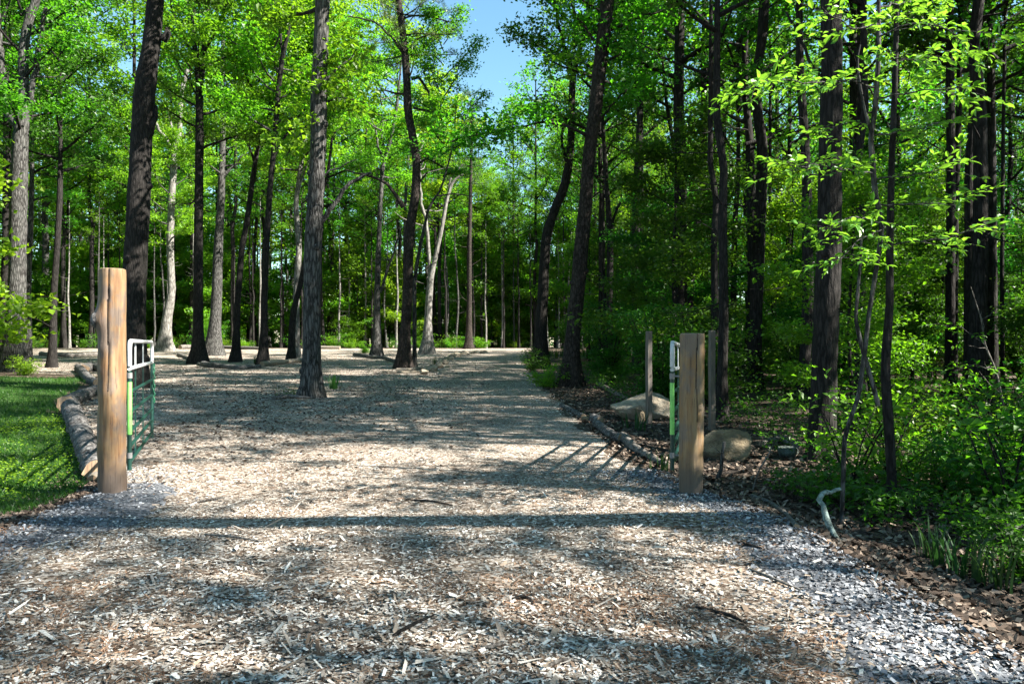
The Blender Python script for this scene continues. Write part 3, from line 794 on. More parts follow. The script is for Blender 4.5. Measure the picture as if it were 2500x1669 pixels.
hero_tree("thickest black trunk right of the brown post, scaly bark", [(2004, 1112, 66), (2007, 1046, 61), (2012, 912, 58), (2018, 734, 58), (2023, 650, 58), (2025, 580, 57), (2027, 402, 54), (2031, 223, 51), (2029, 0, 49)], 10.4,
          [[(2005, 190, 9), (1980, 150, 8), (1950, 90, 7), (1920, 30, 5)]], 'bark_dark', 'open_deep', 17, 8.5, bumps=2, flare=.22)
hero_tree("thin grey trunk rising from low shrubs right of the bright leaved sapling", [(2178, 1228, 24), (2177, 1160, 21), (2170, 1046, 23), (2161, 912, 22), (2166, 820, 20), (2172, 756, 19), (2172, 620, 17), (2176, 420, 15), (2185, 200, 13), (2190, 0, 11)], 7.4, [], 'bark_dark', 'open_deep', 9, 5.5, cs=.5)
for lab, path, d in [
    ("dark twin trunk of the far right woods, larger of the pair", [(2318, 860, 24), (2320, 700, 21), (2322, 500, 20), (2320, 250, 19), (2318, 0, 17)], 19),
    ("slim dark trunk leaning against the larger twin of the far right woods", [(2330, 850, 14), (2333, 540, 13), (2340, 300, 13), (2346, 0, 12)], 20),
    ("dark straight trunk between two trunk pairs of the far right woods", [(2364, 850, 24), (2366, 680, 21), (2365, 420, 20), (2380, 200, 16), (2385, 0, 14)], 18),
    ("grey brown trunk lit low down near the right picture edge", [(2424, 840, 24), (2422, 660, 22), (2421, 420, 20), (2418, 0, 16)], 21),
    ("thin black stem nearest the right picture edge", [(2448, 840, 10), (2446, 660, 9), (2449, 330, 8), (2455, 0, 7)], 19)]:
    hero_tree(lab, path, d, [], 'bark_dark', 'open_deep', 17, 8.5, cs=.9)
hero_tree("slim dark trunk behind the left lawn, beside the forked oak", [(128, 890, 20), (131, 720, 15), (140, 600, 14), (146, 480, 13), (148, 350, 9)], 33, [[(144, 430, 4), (120, 425, 3), (92, 425, 2)]], 'bark_dark', 'deep', 15, 9, twigs=6)
hero_tree("dark trunk half hidden behind the forked oak at the picture edge", [(8, 880, 26), (14, 740, 22), (16, 600, 20), (18, 400, 17), (14, 200, 15)], 36, [], 'bark_dark', 'deep', 18, 10)
hero_tree("second slim stem behind the forked oak", [(70, 890, 16), (68, 700, 14), (75, 550, 12), (78, 430, 10)], 38, [], 'bark_grey', 'oak_b', 16, 9)

# ------------------------------------------------------------------ the near sapling with bright leaves
def near_leaf_sprig(mb, pts, r, L, mat=1, step=.06):
    p, rr = resample(pts, np.linspace(r, r * .3, len(pts)), .08)
    p[1:] += rng.normal(0, .008, p[1:].shape)
    mb.tube(p, rr, 5, 0, cap=False)
    return p
def oval_leaves(mb, c, d, L, mat):
    """near leaves: six corners, folded along the midrib, drooping tip"""
    N = len(c)
    up = rng.normal(0, .38, (N, 3)); up[:, 2] += 1
    d = d / np.linalg.norm(d, axis=1, keepdims=True)
    n = up - d * (up * d).sum(1, keepdims=True); n /= np.linalg.norm(n, axis=1, keepdims=True)
    w = np.cross(n, d)
    L = L[:, None]; W = L * rng.uniform(.38, .52, (N, 1))
    V = np.stack([c, c + d * L * .38 + w * W * .48 + n * W * .16, c + d * L * .72 + w * W * .38 + n * W * .10, c + d * L - n * L * .12,
                  c + d * L * .72 - w * W * .38 + n * W * .10, c + d * L * .38 - w * W * .48 + n * W * .16, c + d * L * .4, c + d * L * .73 - n * L * .03], 1)
    F = []
    for f in ([0, 1, 6], [0, 6, 5]): F.append(np.array(f))
    b = np.arange(N)[:, None] * 8
    mb.add(V.reshape(-1, 3), np.concatenate([b + np.array([[1, 2, 7, 6]]), b + np.array([[6, 7, 4, 5]])]), mat)
    k = mb.n - N * 8
    mb.f.append(np.concatenate([b + k + np.array([[0, 1, 6]]), b + k + np.array([[0, 6, 5]]), b + k + np.array([[2, 3, 7]]), b + k + np.array([[7, 3, 4]])]))
    mb.m.append(np.full(N * 4, mat, int)); mb.sm.append(np.full(N * 4, False, bool))
def leafy_branch(mb, base, pix, L=.085, r=.009, per=5, twig_len=.45, dens=1.0):
    pts = [P(a, b, dd) - base for a, b, dd in pix]
    p = near_leaf_sprig(mb, pts, r, L)
    n = int(len(p) * .9 * dens)
    cs, ds = [], []
    for i in range(n):
        k = min(len(p) - 2, int(len(p) * (.18 + .82 * (i + rng.uniform(0, 1)) / n)))
        t = p[k + 1] - p[k]; t /= np.linalg.norm(t)
        side = np.cross(t, (0, 0, 1)); side /= max(np.linalg.norm(side), 1e-6)
        s = 1 if i % 2 else -1
        az = t * rng.uniform(.4, 1) + side * s * rng.uniform(.4, 1.2) + np.array([0, 0, rng.normal(.05, .2)])
        tl = twig_len * rng.uniform(.35, 1)
        q = p[k] + np.linspace(0, 1, 5)[:, None] * az[None] / np.linalg.norm(az) * tl
        q[:, 2] += -.05 * tl * np.linspace(0, 1, 5) ** 2 * 2
        mb.tube(q, np.linspace(r * .35, r * .15, 5), 3, 0, cap=False)
        for j in range(per):
            u = .25 + .75 * (j + .5) / per
            c = q[0] + (q[-1] - q[0]) * u
            dd = (q[-1] - q[0]) / tl
            sd = np.cross(dd, (0, 0, 1))
            cs.append(c); ds.append(dd * .7 + sd * (1 if j % 2 else -1) * .9 + np.array([0, 0, rng.normal(0, .25)]))
        for j in range(3):
            dd = (q[-1] - q[0]) / tl
            cs.append(q[-1]); ds.append(dd + rng.normal(0, .5, 3))
    cs, ds = np.array(cs), np.array(ds)
    oval_leaves(mb, cs, ds, L * rng.lognormal(0, .22, len(cs)), 1)
base = ground_at(2054, 1283)
sap = thing("sapling", "crooked thin sapling carrying sprays of bright yellow green leaves", "sapling", base)
occupied.append((base.x, base.y, 1.0))
d0 = base.y
mb = MB()
for pix in ([(2054, 1283, 11), (2059, 1150, 12), (2061, 1069, 12), (2080, 1010, 11), (2096, 970, 11), (2107, 890, 12), (2123, 756, 11), (2141, 645, 11), (2154, 560, 12), (2150, 525, 11), (2139, 491, 13), (2132, 424, 14), (2125, 335, 13), (2137, 268, 13), (2145, 134, 12), (2145, 0, 10), (2150, -120, 8)],
            [(2145, 990, 11), (2125, 920, 12), (2110, 868, 11), (2095, 810, 10), (2088, 778, 9), (2094, 720, 8), (2101, 640, 7), (2104, 540, 5)],
            [(2130, 330, 9), (2112, 275, 7), (2098, 200, 6), (2092, 140, 5), (2100, 110, 4)]):
    q = [P(a, b, d0) - base for a, b, w in pix]
    if pix[0][1] > 1000: q[0] = q[0] - Vector((0, 0, .1))
    p, r = resample(q, [w * .5 * d0 / FPX for _, _, w in pix], .1)
    mb.tube(p, r, 8, 0, cap=False, jitter=.04)
mb.build("trunk", [M['bark_grey']], sap)
mb = MB()
d = d0
for pix in ([(2140, 215, d), (2080, 195, d - .3), (1990, 205, d - .6), (1900, 190, d - .8), (1815, 215, d - 1)],
            [(2140, 240, d), (2230, 225, d - .3), (2300, 215, d - .5), (2360, 220, d - .6)],
            [(2145, 90, d), (2230, 55, d - .4), (2310, 70, d - .7), (2350, 90, d - .8)],
            [(2145, 60, d), (2080, 70, d - .4), (2010, 20, d - .6)],
            [(2145, 130, d), (2220, 150, d - .5), (2300, 120, d - .9)],
            [(2132, 424, d), (2050, 412, d - .4), (1990, 405, d - .6), (1925, 400, d - .8)],
            [(2132, 440, d), (2230, 430, d - .2), (2320, 405, d - .4)],
            [(2154, 560, d), (2090, 590, d - .3), (2045, 640, d - .5)],
            [(2150, 600, d), (2230, 590, d - .3), (2320, 580, d - .5), (2400, 555, d - .6), (2460, 548, d - .7)],
            [(2145, 500, d), (2240, 500, d - .2), (2340, 495, d - .3)],
            [(2150, 540, d), (2080, 530, d - .4), (2010, 560, d - .6)],
            [(2135, 300, d), (2060, 300, d + .4), (1990, 330, d + .7)],
            [(2135, 330, d), (2220, 320, d + .3), (2290, 300, d + .6)],
            [(2145, 20, d), (2240, 0, d + .4), (2340, -20, d + .6)]):
    leafy_branch(mb, base, pix, L=.075, per=6, twig_len=.5, dens=1.35)
mb.build("crown", [M['bark_grey'], M['leaf_near']], sap)
# bare hanging twig
b2 = ground_at(2471, 1082)
tw = thing("bare_sapling", "leafless wavy sapling stem near the right picture edge", "sapling", b2)
mb = MB()
q, r = resample([P(a, b, b2.y) - b2 for a, b in ((2471, 1084), (2453, 1002), (2431, 903), (2404, 841), (2396, 780), (2370, 700))], [.02, .018, .016, .014, .01, .006], .1)
mb.tube(q, r, 6, 0)
for k in (8, 12, 15, 18):
    if k < len(q):
        p = limb_path(q[k], rng.uniform(0, 6.28), .5, .4, 4, .3); mb.tube(p, np.linspace(.007, .002, 5), 4, 0)
mb.build("stem", [M['dead_wood']], tw)
mb = MB()
for pix in ([(2404, 841, b2.y), (2350, 800, b2.y - .2), (2280, 790, b2.y - .4)], [(2431, 903, b2.y), (2380, 890, b2.y - .3), (2330, 905, b2.y - .5)], [(2396, 780, b2.y), (2450, 740, b2.y - .2), (2500, 730, b2.y - .3)]):
    leafy_branch(mb, b2, pix, L=.08, dens=.7)
mb.build("foliage", [M['bark_grey'], M['leaf']], tw)

# ------------------------------------------------------------------ the wood behind
def free(x, y, rmin):
    for ox, oy, orr in occupied:
        if (ox - x) ** 2 + (oy - y) ** 2 < (rmin + orr) ** 2: return False
    return True
def in_view(x, y, r):
    """leaves one of the big trunks in sight"""
    return all(y > hy or abs(x / y - b) > r / y for b, hy in sight if b > 0 and hy < 26)
def in_clearing(x, y, m):
    return left_edge(y) - m < x < right_edge(y) + m and y < 64 + m
def plant_tree(x, y, trunk, crown, s, hc, label, group, name="tree", lib=None, cat="tree", cz=1.0):
    z = gz(x, y)
    root = thing(name, label, cat, (x, y, z), group)
    root.rotation_euler.z = rng.uniform(0, 6.28)
    root.scale = (s, s, s)
    link("trunk", TRUNK[trunk], root)
    link("crown", (lib or CROWN)[crown], root, (0, 0, hc), rng.uniform(0, 6.28), cz)
    return root
def scatter(n, xr, yr, rmin, ok, make):
    c = t = 0
    while c < n and t < n * 40:
        t += 1
        x, y = rng.uniform(*xr), rng.uniform(*yr)
        if abs(x) > .78 * y + 6 or not ok(x, y) or not free(x, y, rmin): continue
        make(x, y); occupied.append((x, y, rmin)); c += 1
    return c
def gap(x, y):                                 # the strip of open sky above the road
    return -.045 < x / max(y, 1) < .055
LEFT_MIX = [('grey_a', 'open_light'), ('dark_b', 'open'), ('dark_a', 'oak_b'), ('grey_b', 'open_light'), ('pale', 'open_light'), ('dark_b', 'maple'), ('dark_b', 'open')]
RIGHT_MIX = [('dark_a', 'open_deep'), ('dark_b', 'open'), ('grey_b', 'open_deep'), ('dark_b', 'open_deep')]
def make_left(x, y):
    t, c = LEFT_MIX[rng.integers(len(LEFT_MIX))]
    plant_tree(x, y, t, c, rng.uniform(1.2, 1.85), rng.uniform(6.5, 9), "tall sunlit tree in the woods beyond the wood chip clearing", "trees beyond the clearing")
def make_tall(x, y):
    plant_tree(x, y, ('dark_b', 'grey_b')[rng.integers(2)], ('open_light', 'open')[rng.integers(2)], rng.uniform(1.4, 1.6), rng.uniform(11.5, 13.5), "tallest high crowned tree beyond the clearing", "tallest trees beyond the clearing")
scatter(16, (-48, -3), (64, 78), 1.0, lambda x, y: not in_clearing(x, y, 1), make_tall)
def make_far(x, y):
    if rng.uniform() < .42:
        plant_tree(x, y, 'pine', 'pine', rng.uniform(.85, 1.1), 12, "slim pine with bare lower stem past the road's end", "pines past the road's end", name="pine_tree", cat="pine")
    else:
        t, c = LEFT_MIX[rng.integers(len(LEFT_MIX))]
        plant_tree(x, y, t, c, rng.uniform(1.2, 1.45) if gap(x, y) else rng.uniform(1.2, 1.7), rng.uniform(7, 10.5), "leafy tree in the woods past the road's end", "trees past the road's end")
def make_right(x, y):
    t, c = RIGHT_MIX[rng.integers(len(RIGHT_MIX))]
    plant_tree(x, y, t, c, rng.uniform(.9, 1.3), rng.uniform(6, 9), "dark trunked tree in the shaded woods right of the road", "trees of the shaded right woods")
scatter(75, (-70, -6), (62, 112), 1.3, lambda x, y: not in_clearing(x, y, 1.5), make_left)
scatter(26, (-48, -14), (33, 66), 1.4, lambda x, y: not in_clearing(x, y, 1.5), make_left)
scatter(62, (-12, 45), (66, 118), 1.3, lambda x, y: not in_clearing(x, y, 2), make_far)
scatter(75, (3, 60), (16, 75), 1.3, lambda x, y: x > right_edge(y) + 2.5 and not (y > 50 and x < 24), make_right)
def make_pole(x, y):
    plant_tree(x, y, ('dark_b', 'pale', 'grey_b')[rng.integers(3)], 'open', rng.uniform(.6, .8), rng.uniform(13, 16), "thin bare stemmed tree crowded at the clearing's far edge", "thin trees at the clearing's far edge")
scatter(60, (-44, 16), (62.6, 67), .45, lambda x, y: not in_clearing(x, y, .5), make_pole)
def make_dark_pole(x, y):
    plant_tree(x, y, 'dark_b', 'open_deep', rng.uniform(.65, .95), rng.uniform(10, 13), "slim black stemmed tree in the shade of the right woods", "slim trees of the right woods")
scatter(20, (3.5, 30), (12, 38), 1.1, lambda x, y: x > right_edge(y) + 2.6 and in_view(x, y, .5), make_dark_pole)
# young understorey trees
def make_edge(x, y):
    k = ('young_a', 'young_a', 'young_b')[rng.integers(3)]
    plant_tree(x, y, 'young_grey', k, rng.uniform(.7, 1.6), rng.uniform(.5, 2.0), "bright leaved young tree right at the clearing's far edge", "young trees at the clearing's far edge", name="young_tree", lib=UNDER, cat="young tree")
scatter(34, (-44, 14), (66.5, 73), .4, lambda x, y: True, make_edge)
scatter(18, (-48, -16), (30, 64), .5, lambda x, y: .8 < left_edge(y) - x < 5 and (y > 46 or x / y < -.74), make_edge)
def make_young(label, group, kinds, smin, smax):
    def f(x, y):
        near = min(1, .3 + y / 26) if x > 0 else 1
        k = kinds[rng.integers(len(kinds))]
        plant_tree(x, y, 'young_dark' if k != 'young_a' else 'young_grey', k, rng.uniform(smin, smax) * near, rng.uniform(.5, 1.2), label, group, name="young_tree", lib=UNDER, cat="young tree")
    return f
scatter(90, (-66, 0), (50, 98), .8, lambda x, y: not in_clearing(x, y, 3 if x > -34 else .8) , make_young("young tree with layered bright leaves beyond the clearing", "young trees beyond the clearing", ['young_a', 'young_a', 'young_b'], .8, 1.9))
scatter(22, (-38, -10), (26, 52), .9, lambda x, y: not in_clearing(x, y, 1.0) and (y > 36 or x / y < -.76) , make_young("young tree with layered leaves behind the lawn", "young trees behind the lawn", ['young_a', 'young_b'], .8, 1.6))
scatter(34, (-8, 14), (70, 98), .8, lambda x, y: True, make_young("young tree with bright leaves past the road's end", "young trees past the road's end", ['young_a', 'young_b'], .8, 1.6))
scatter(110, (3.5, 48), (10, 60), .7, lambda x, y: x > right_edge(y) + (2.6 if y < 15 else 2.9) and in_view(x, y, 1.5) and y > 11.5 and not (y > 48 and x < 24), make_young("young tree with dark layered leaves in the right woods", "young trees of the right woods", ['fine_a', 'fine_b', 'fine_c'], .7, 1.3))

def shrub(x, y, k, s, label, group):
    o = link("shrub", SHRUB[k], None, (x, y, gz(x, y) - .02), rng.uniform(0, 6.28), s)
    tag(o, label, "shrub", group)
def make_shrub_at(label, group, kinds, a, b):
    return lambda x, y: shrub(x, y, kinds[rng.integers(len(kinds))], rng.uniform(a, b), label, group)
scatter(70, (-52, 3), (64.5, 76), .45, lambda x, y: not in_clearing(x, y, .3), make_shrub_at("leafy shrub along the far edge of the clearing", "shrubs along the clearing's far edge", ['airy', 'fresh', 'fresh', 'tall'], .6, 1.35))
scatter(44, (-44, 2), (63.4, 65.2), .2, lambda x, y: True, make_shrub_at("low lacy shrub in the sun along the clearing's far edge", "low shrubs along the clearing's far edge", ['airy', 'airy', 'fresh'], .6, 1.3))
scatter(30, (-40, -12), (25, 62), .5, lambda x, y: not in_clearing(x, y, .4) and (y > 42 or x / y < -.72), make_shrub_at("leafy shrub behind the lawn at the clearing's left edge", "shrubs behind the lawn", ['tall', 'fresh', 'mid'], .6, 1.1))
scatter(90, (2, 30), (10, 45), .35, lambda x, y: x > right_edge(y) + 2.2 and in_view(x, y, .7), make_shrub_at("dark leafy shrub on the floor of the right woods", "shrubs of the right woods", ['tall_deep', 'mid', 'tall_deep', 'low'], .5, 1.1))
scatter(74, (2.9, 11), (4.7, 13), .2, lambda x, y: x > right_edge(y) + 1.0 and (x / y > .41), make_shrub_at("small leafy shrub beside the gravel shoulder, right of the road", "small shrubs by the gravel shoulder", ['low', 'low', 'mid', 'airy', 'airy'], .55, 1.1))

# the wood behind all that reads as one mass
n = 3600
x = rng.uniform(-115, 115, n); y = rng.uniform(112, 135, n)
cs = np.stack([x, y, zg(x, y) + 24 * rng.uniform(0, 1, n) ** 1.4], 1)
mb = MB()
sprays(mb, cs, 60, 2.6, .55, .42, .3, 0, .6)
kind(mb.build("far_forest", M['leaf']), 'stuff')

# low green growth on the floor of the right woods
n = 5200
y = sample_y(n, 6.2, 34, 1.1); x = right_edge(y) + 1.1 + rng.exponential(5.0, n)
patch = np.array([noise.noise((a * .5, b * .5, 1)) + .5 * noise.noise((a * 1.5, b * 1.5, 6)) for a, b in zip(x, y)])
keep = (x < .76 * y + 1) & (rng.uniform(0, 1, n) < np.clip(.55 + 1.5 * patch, .04, 1)) & ((y < 8.5) | (y > 17) | (x > right_edge(y) + 2.3))
x, y = x[keep], y[keep]
h = rng.uniform(.08, .42, len(x)) * np.interp(y, [7, 20], [.7, 1.3])
mb = MB()
cs = np.stack([x, y, zg(x, y) + h], 1)
for a, b in zip(cs[y < 14], h[y < 14]):
    mb.tube([a - np.array([rng.normal(0, .04), rng.normal(0, .04), b]), a], [.004, .002], 3, 0, cap=False)
sprays(mb, cs, 11, .16, .4, .065, .036, 1, .5)
kind(mb.build("ground_cover", [M['bark_dark'], M['leaf_deep']]), 'stuff')

# trees outside the picture on the sunny side, added for the shade they cast
OUT = [(15.5, 8.6, 'dark_b', 'open_deep', 1.0, 12), (17, -1.6, 'dark_b', 'open', 1.05, 10), (13.5, 12.8, 'dark_b', 'open_deep', 1.0, 13), (10.9, 9.6, 'dark_b', 'open', 1.0, 12.5), (12.5, 8.2, 'dark_b', 'open_deep', 1.0, 12), (11, 4.7, 'dark_b', 'deep', .6, 7), (12.6, 1.5, 'dark_b', 'open', .75, 11.5, .5), (9.2, 6.0, 'young_dark', 'fine_b', 1.1, .8),
       (16, -3, 'dark_b', 'open', 1.2, 9), (12, -4.5, 'grey_b', 'open', 1.0, 9), (22, -5, 'grey_b', 'open', 1.3, 9),
       (12.5, 10.5, 'dark_b', 'open_deep', 1.0, 13), (11.2, 7.6, 'dark_b', 'open_deep', .85, 8), (14, 8.6, 'dark_a', 'open_deep', 1.0, 8), (12, 11.5, 'dark_b', 'open_deep', 1.0, 8), (16.5, 10, 'dark_b', 'open', 1.1, 8), (17, 14, 'dark_b', 'open_deep', 1.1, 8), (22, 9, 'dark_a', 'open_deep', 1.2, 8),
       (25, 13, 'dark_a', 'open', 1.2, 8), (-12, 4, 'grey_a', 'oak_b', 1, 8)]
for x, y, t, c, s, hc, *cz in OUT:
    plant_tree(x, y, t, c, s, hc, "unseen tree added beside the road to cast shade", "unseen trees added beside the road to cast shade", cz=cz[0] if cz else 1.0, lib=UNDER if c in UNDER else CROWN)

root = plant_tree(8.2, 6.15, 'dark_a', 'open', 1.0, 16, "leaning tree beside the road outside the picture", None, cz=.4)
root.rotation_euler = (R(19), 0, 0); root.scale = (1.7, 1.7, 1.0)

# ------------------------------------------------------------------ posts, gates, stakes
def round_post(label, px, py_base, py_top, w, mat, dark_knots, seed, tilt=0.0):
    g = ground_at(px, py_base)
    d = g.y
    r = w * .5 * d / FPX
    H = (py_base - py_top) * d / FPX
    root = thing("gate_post", label, "post", g)
    n, k = 60, 72
    mb = MB()
    a = np.linspace(0, 2 * math.pi, k, endpoint=False)
    z = np.concatenate([[-.3], np.linspace(0, H, n)])
    V = np.empty((len(z), k, 3))
    for i, zz in enumerate(z):
        rr = r * (1 + .07 * noise.noise((zz * 1.6, seed, 0)) + .05 * noise.noise((zz * 5, seed, 3)))
        prof = np.array([1 + .11 * noise.noise((math.cos(q) * 1.2, math.sin(q) * 1.2, zz * 1.1 + seed)) + .04 * noise.noise((math.cos(q) * 4, math.sin(q) * 4, zz * 3 + seed)) for q in a])
        for kz, ka, kh, ks in dark_knots:
            da = np.angle(np.exp(1j * (a - ka)))
            prof += kh * np.exp(-((zz - kz) / ks) ** 2 - (da * r / ks) ** 2)
        # drying crack down the upper front
        da = np.angle(np.exp(1j * (a - (-math.pi / 2 + .18 + .08 * noise.noise((zz * 2, 1, seed))))))
        if zz > H * .45: prof -= .09 * (np.abs(da) < .09) * min(1, (zz - H * .45) / .3)
        if zz > H - .012: prof *= .965
        V[i, :, 0] = np.cos(a) * rr * prof + tilt * zz; V[i, :, 1] = np.sin(a) * rr * prof; V[i, :, 2] = zz
    kk = np.arange(k); k2 = (kk + 1) % k
    F = np.concatenate([np.stack([i * k + kk, i * k + k2, (i + 1) * k + k2, (i + 1) * k + kk], 1) for i in range(len(z) - 1)])
    mb.add(V.reshape(-1, 3), F, 0, True)
    crack = []                                 # the faces of the drying crack take the black mulch material
    for i in range(len(z) - 1):
        ca = -math.pi / 2 + .18 + .08 * noise.noise((z[i] * 2, 1, seed))
        da = np.abs(np.angle(np.exp(1j * (a + math.pi / k - ca))))
        crack.append(((da < math.pi / k + .001) & (z[i] > H * .45)).astype(int))
    mb.m = [np.concatenate(crack)]
    mb.build("shaft", [mat, M['mulch']], root)
    mb = MB()
    top = V[-1]
    ring = top * np.array([.9, .9, 1]) + np.array([0, 0, .006])
    mb.add(np.vstack([top, ring, ring.mean(0)[None]]), np.stack([kk, k2, k + k2, k + kk], 1))
    mb.add(np.vstack([ring, ring.mean(0)[None]]), np.stack([kk, k2, np.full(k, k)], 1))
    mb.build("cut_top", [M['cut']], root)
    for kz, ka, kh, ks in dark_knots:
        if kh < .12: continue
        mb = MB()
        c = np.array([math.cos(ka) * r * (.9 + kh), math.sin(ka) * r * (.9 + kh), kz])
        dd = np.array([math.cos(ka), math.sin(ka), .1]) * r
        mb.tube([c - dd * .25, c, c + dd * .12, c + dd * .16], np.array([1.05, .95, .6, .05]) * ks * .9, 12, 0, jitter=.1)
        mb.build("knot", [M['log_bark']], root)
    occupied.append((g.x, g.y, .4))
    return root, g, H, r
lp, lg, lH, lr = round_post("tall peeled tan log post with a burl on its side, left of the gates", 274, 1203, 658, 62, M['post_tan'], [(1.79, math.pi * 1.16, .42, .095), (.52, -math.pi / 2, .06, .06), (1.02, -1.3, .05, .06), (1.5, -1.9, .09, .05), (2.1, -1.2, .07, .045), (1.25, -2.1, .08, .05), (.75, -1.0, .08, .05)], 2.0)
rp, rg, rH, rr_ = round_post("squat brown log post, right of the gates", 1686, 1206, 815, 58, M['post_brown'], [(.95, -1.9, .05, .05), (.62, -1.6, .04, .05), (1.3, -1.2, .08, .05), (1.45, -.7, .10, .06), (.3, -1.9, .06, .05)], 9.0, .012)

def gate(label, p0, p1, side):
    """double tubular gate leaf, hinge at p0; white painted top, green below"""
    p0, p1 = Vector(p0), Vector(p1)
    z0 = gz(p0.x, p0.y)
    base = Vector((p0.x, p0.y, z0))
    root = thing("farm_gate", label, "gate", base, "swung open farm gates")
    D = Vector((p1.x - p0.x, p1.y - p0.y, 0)); Ln = D.length; D.normalize()
    S = Vector((-D.y, D.x, 0))
    rise = (gz(p1.x, p1.y) - z0) * .6
    def pt(s, z): return D * s + Vector((0, 0, z + rise * s / Ln))
    t = .0235
    def part(name, pts, r, m, sides=12):
        mb = MB(); mb.tube(pts, r, sides, 0); return mb.build(name, [m], root)
    part("hinge_tube", [pt(0, .17), pt(0, 1.235)], [t, t], M['green_paint'])
    part("end_tube", [pt(Ln, .17), pt(Ln, 1.235)], [t, t], M['green_paint'])
    for z in (.25, .42, .58, .79, 1.01):
        part("rail", [pt(t, z), pt(Ln - t, z)], [t * .86] * 2, M['green_paint'])
    part("white_rail", [pt(0, 1.24 + t), pt(Ln, 1.24 + t)], [t] * 2, M['white_paint'])
    c = .11
    bow = [pt(0, 1.29)] + [pt(0, 1.56 - c)] + [pt(c - c * math.cos(q), 1.56 - c + c * math.sin(q)) for q in np.linspace(.2, math.pi / 2, 7)] + \
          [pt(Ln - c + c * math.sin(q), 1.56 - c + c * math.cos(q)) for q in np.linspace(0, math.pi / 2 - .2, 7)] + [pt(Ln, 1.56 - c), pt(Ln, 1.29)]
    part("top_bow", bow, [t] * len(bow), M['white_paint'])
    for f in (.30, .63):
        mb = MB(); mb.box(pt(Ln * f, .72) + S * .024, D * .055, S * .012, Vector((0, 0, 1.06))); mb.build("brace", [M['green_paint']], root)
        mb = MB(); mb.box(pt(Ln * f, 1.412) + S * .024, D * .055, S * .012, Vector((0, 0, .315))); mb.build("white_brace", [M['white_paint']], root)
    part("reflective_tape", [pt(0, .555), pt(0, 1.12)], [t * 1.09] * 2, M['tape'])
    for z in (.33, 1.19):
        mb = MB()
        mb.tube([pt(0, z) - D * .0 + S * side * .0, pt(0, z) + S * side * .09], [.012, .012], 8)
        mb.tube([pt(0, z - .03), pt(0, z + .03)], [t * 1.25] * 2, 12)
        mb.build("hinge", [M['steel']], root)
    # looped chain on the free end
    mb = MB()
    N = 26
    for i in range(N):
        q0 = 2 * math.pi * i / N
        c0 = pt(Ln, .95) + Vector((0, 0, .27 * math.cos(q0))) + D * (.05 * math.sin(q0) + .03) - S * .02
        tdir = (Vector((0, 0, -.27 * math.sin(q0))) + D * .05 * math.cos(q0)).normalized()
        sd = S if i % 2 else tdir.cross(S)
        ring = [c0 + tdir * .034 * math.cos(w) + sd * .016 * math.sin(w) for w in np.linspace(0, 2 * math.pi, 9)]
        mb.tube(ring, [.006] * 9, 5, 0, cap=False)
    mb.build("chain", [M['chain_green']], root)
    return root
a0 = ground_at(316, 1170); a0 = P(316, 1150, 7.95); a1 = P(371, 1073, 10.75)
gate("green and white farm gate swung open beside the tall tan post", a0, a1, 1)
b0 = P(1641, 1150, 8.05); b1 = P(1668, 1073, 10.9)
gate("green and white farm gate seen edge on beside the squat brown post", b0, b1, -1)

def stake(label, px, pyb, pyt, w, rot):
    g = ground_at(px, pyb)
    s = w * g.y / FPX; H = (pyb - pyt) * g.y / FPX
    mb = MB()
    c, sn = math.cos(rot), math.sin(rot)
    ax = Vector((c, sn, 0)); ay = Vector((-sn, c, 0))
    h = s * .42; ch = h * .86
    prof = [(-ch, -h), (ch, -h), (h, -ch), (h, ch), (ch, h), (-ch, h), (-h, ch), (-h, -ch)]
    zs = [-.3, 0, H * .33, H * .66, H - .008, H]
    V = []
    for i, z in enumerate(zs):
        k = .93 if i == len(zs) - 1 else 1
        V += [tuple(ax * x * k + ay * y_ * k + Vector((.004 * math.sin(z * 4), 0, z))) for x, y_ in prof]
    V = np.array(V); kk = np.arange(8); k2 = (kk + 1) % 8
    mb.add(V, np.concatenate([np.stack([i * 8 + kk, i * 8 + k2, (i + 1) * 8 + k2, (i + 1) * 8 + kk], 1) for i in range(len(zs) - 1)]))
    mb.add(V[-8:], [list(range(8))])
    o = mb.build("wooden_stake", [M['stake']]); o.location = g
    tag(o, label, "stake")
    return g
stake("square grey timber stake in front of the pale boulder", 1584, 1034, 808, 15, .35)
stake("dark square timber stake behind the squat brown post", 1738, 1050, 806, 16, .2)

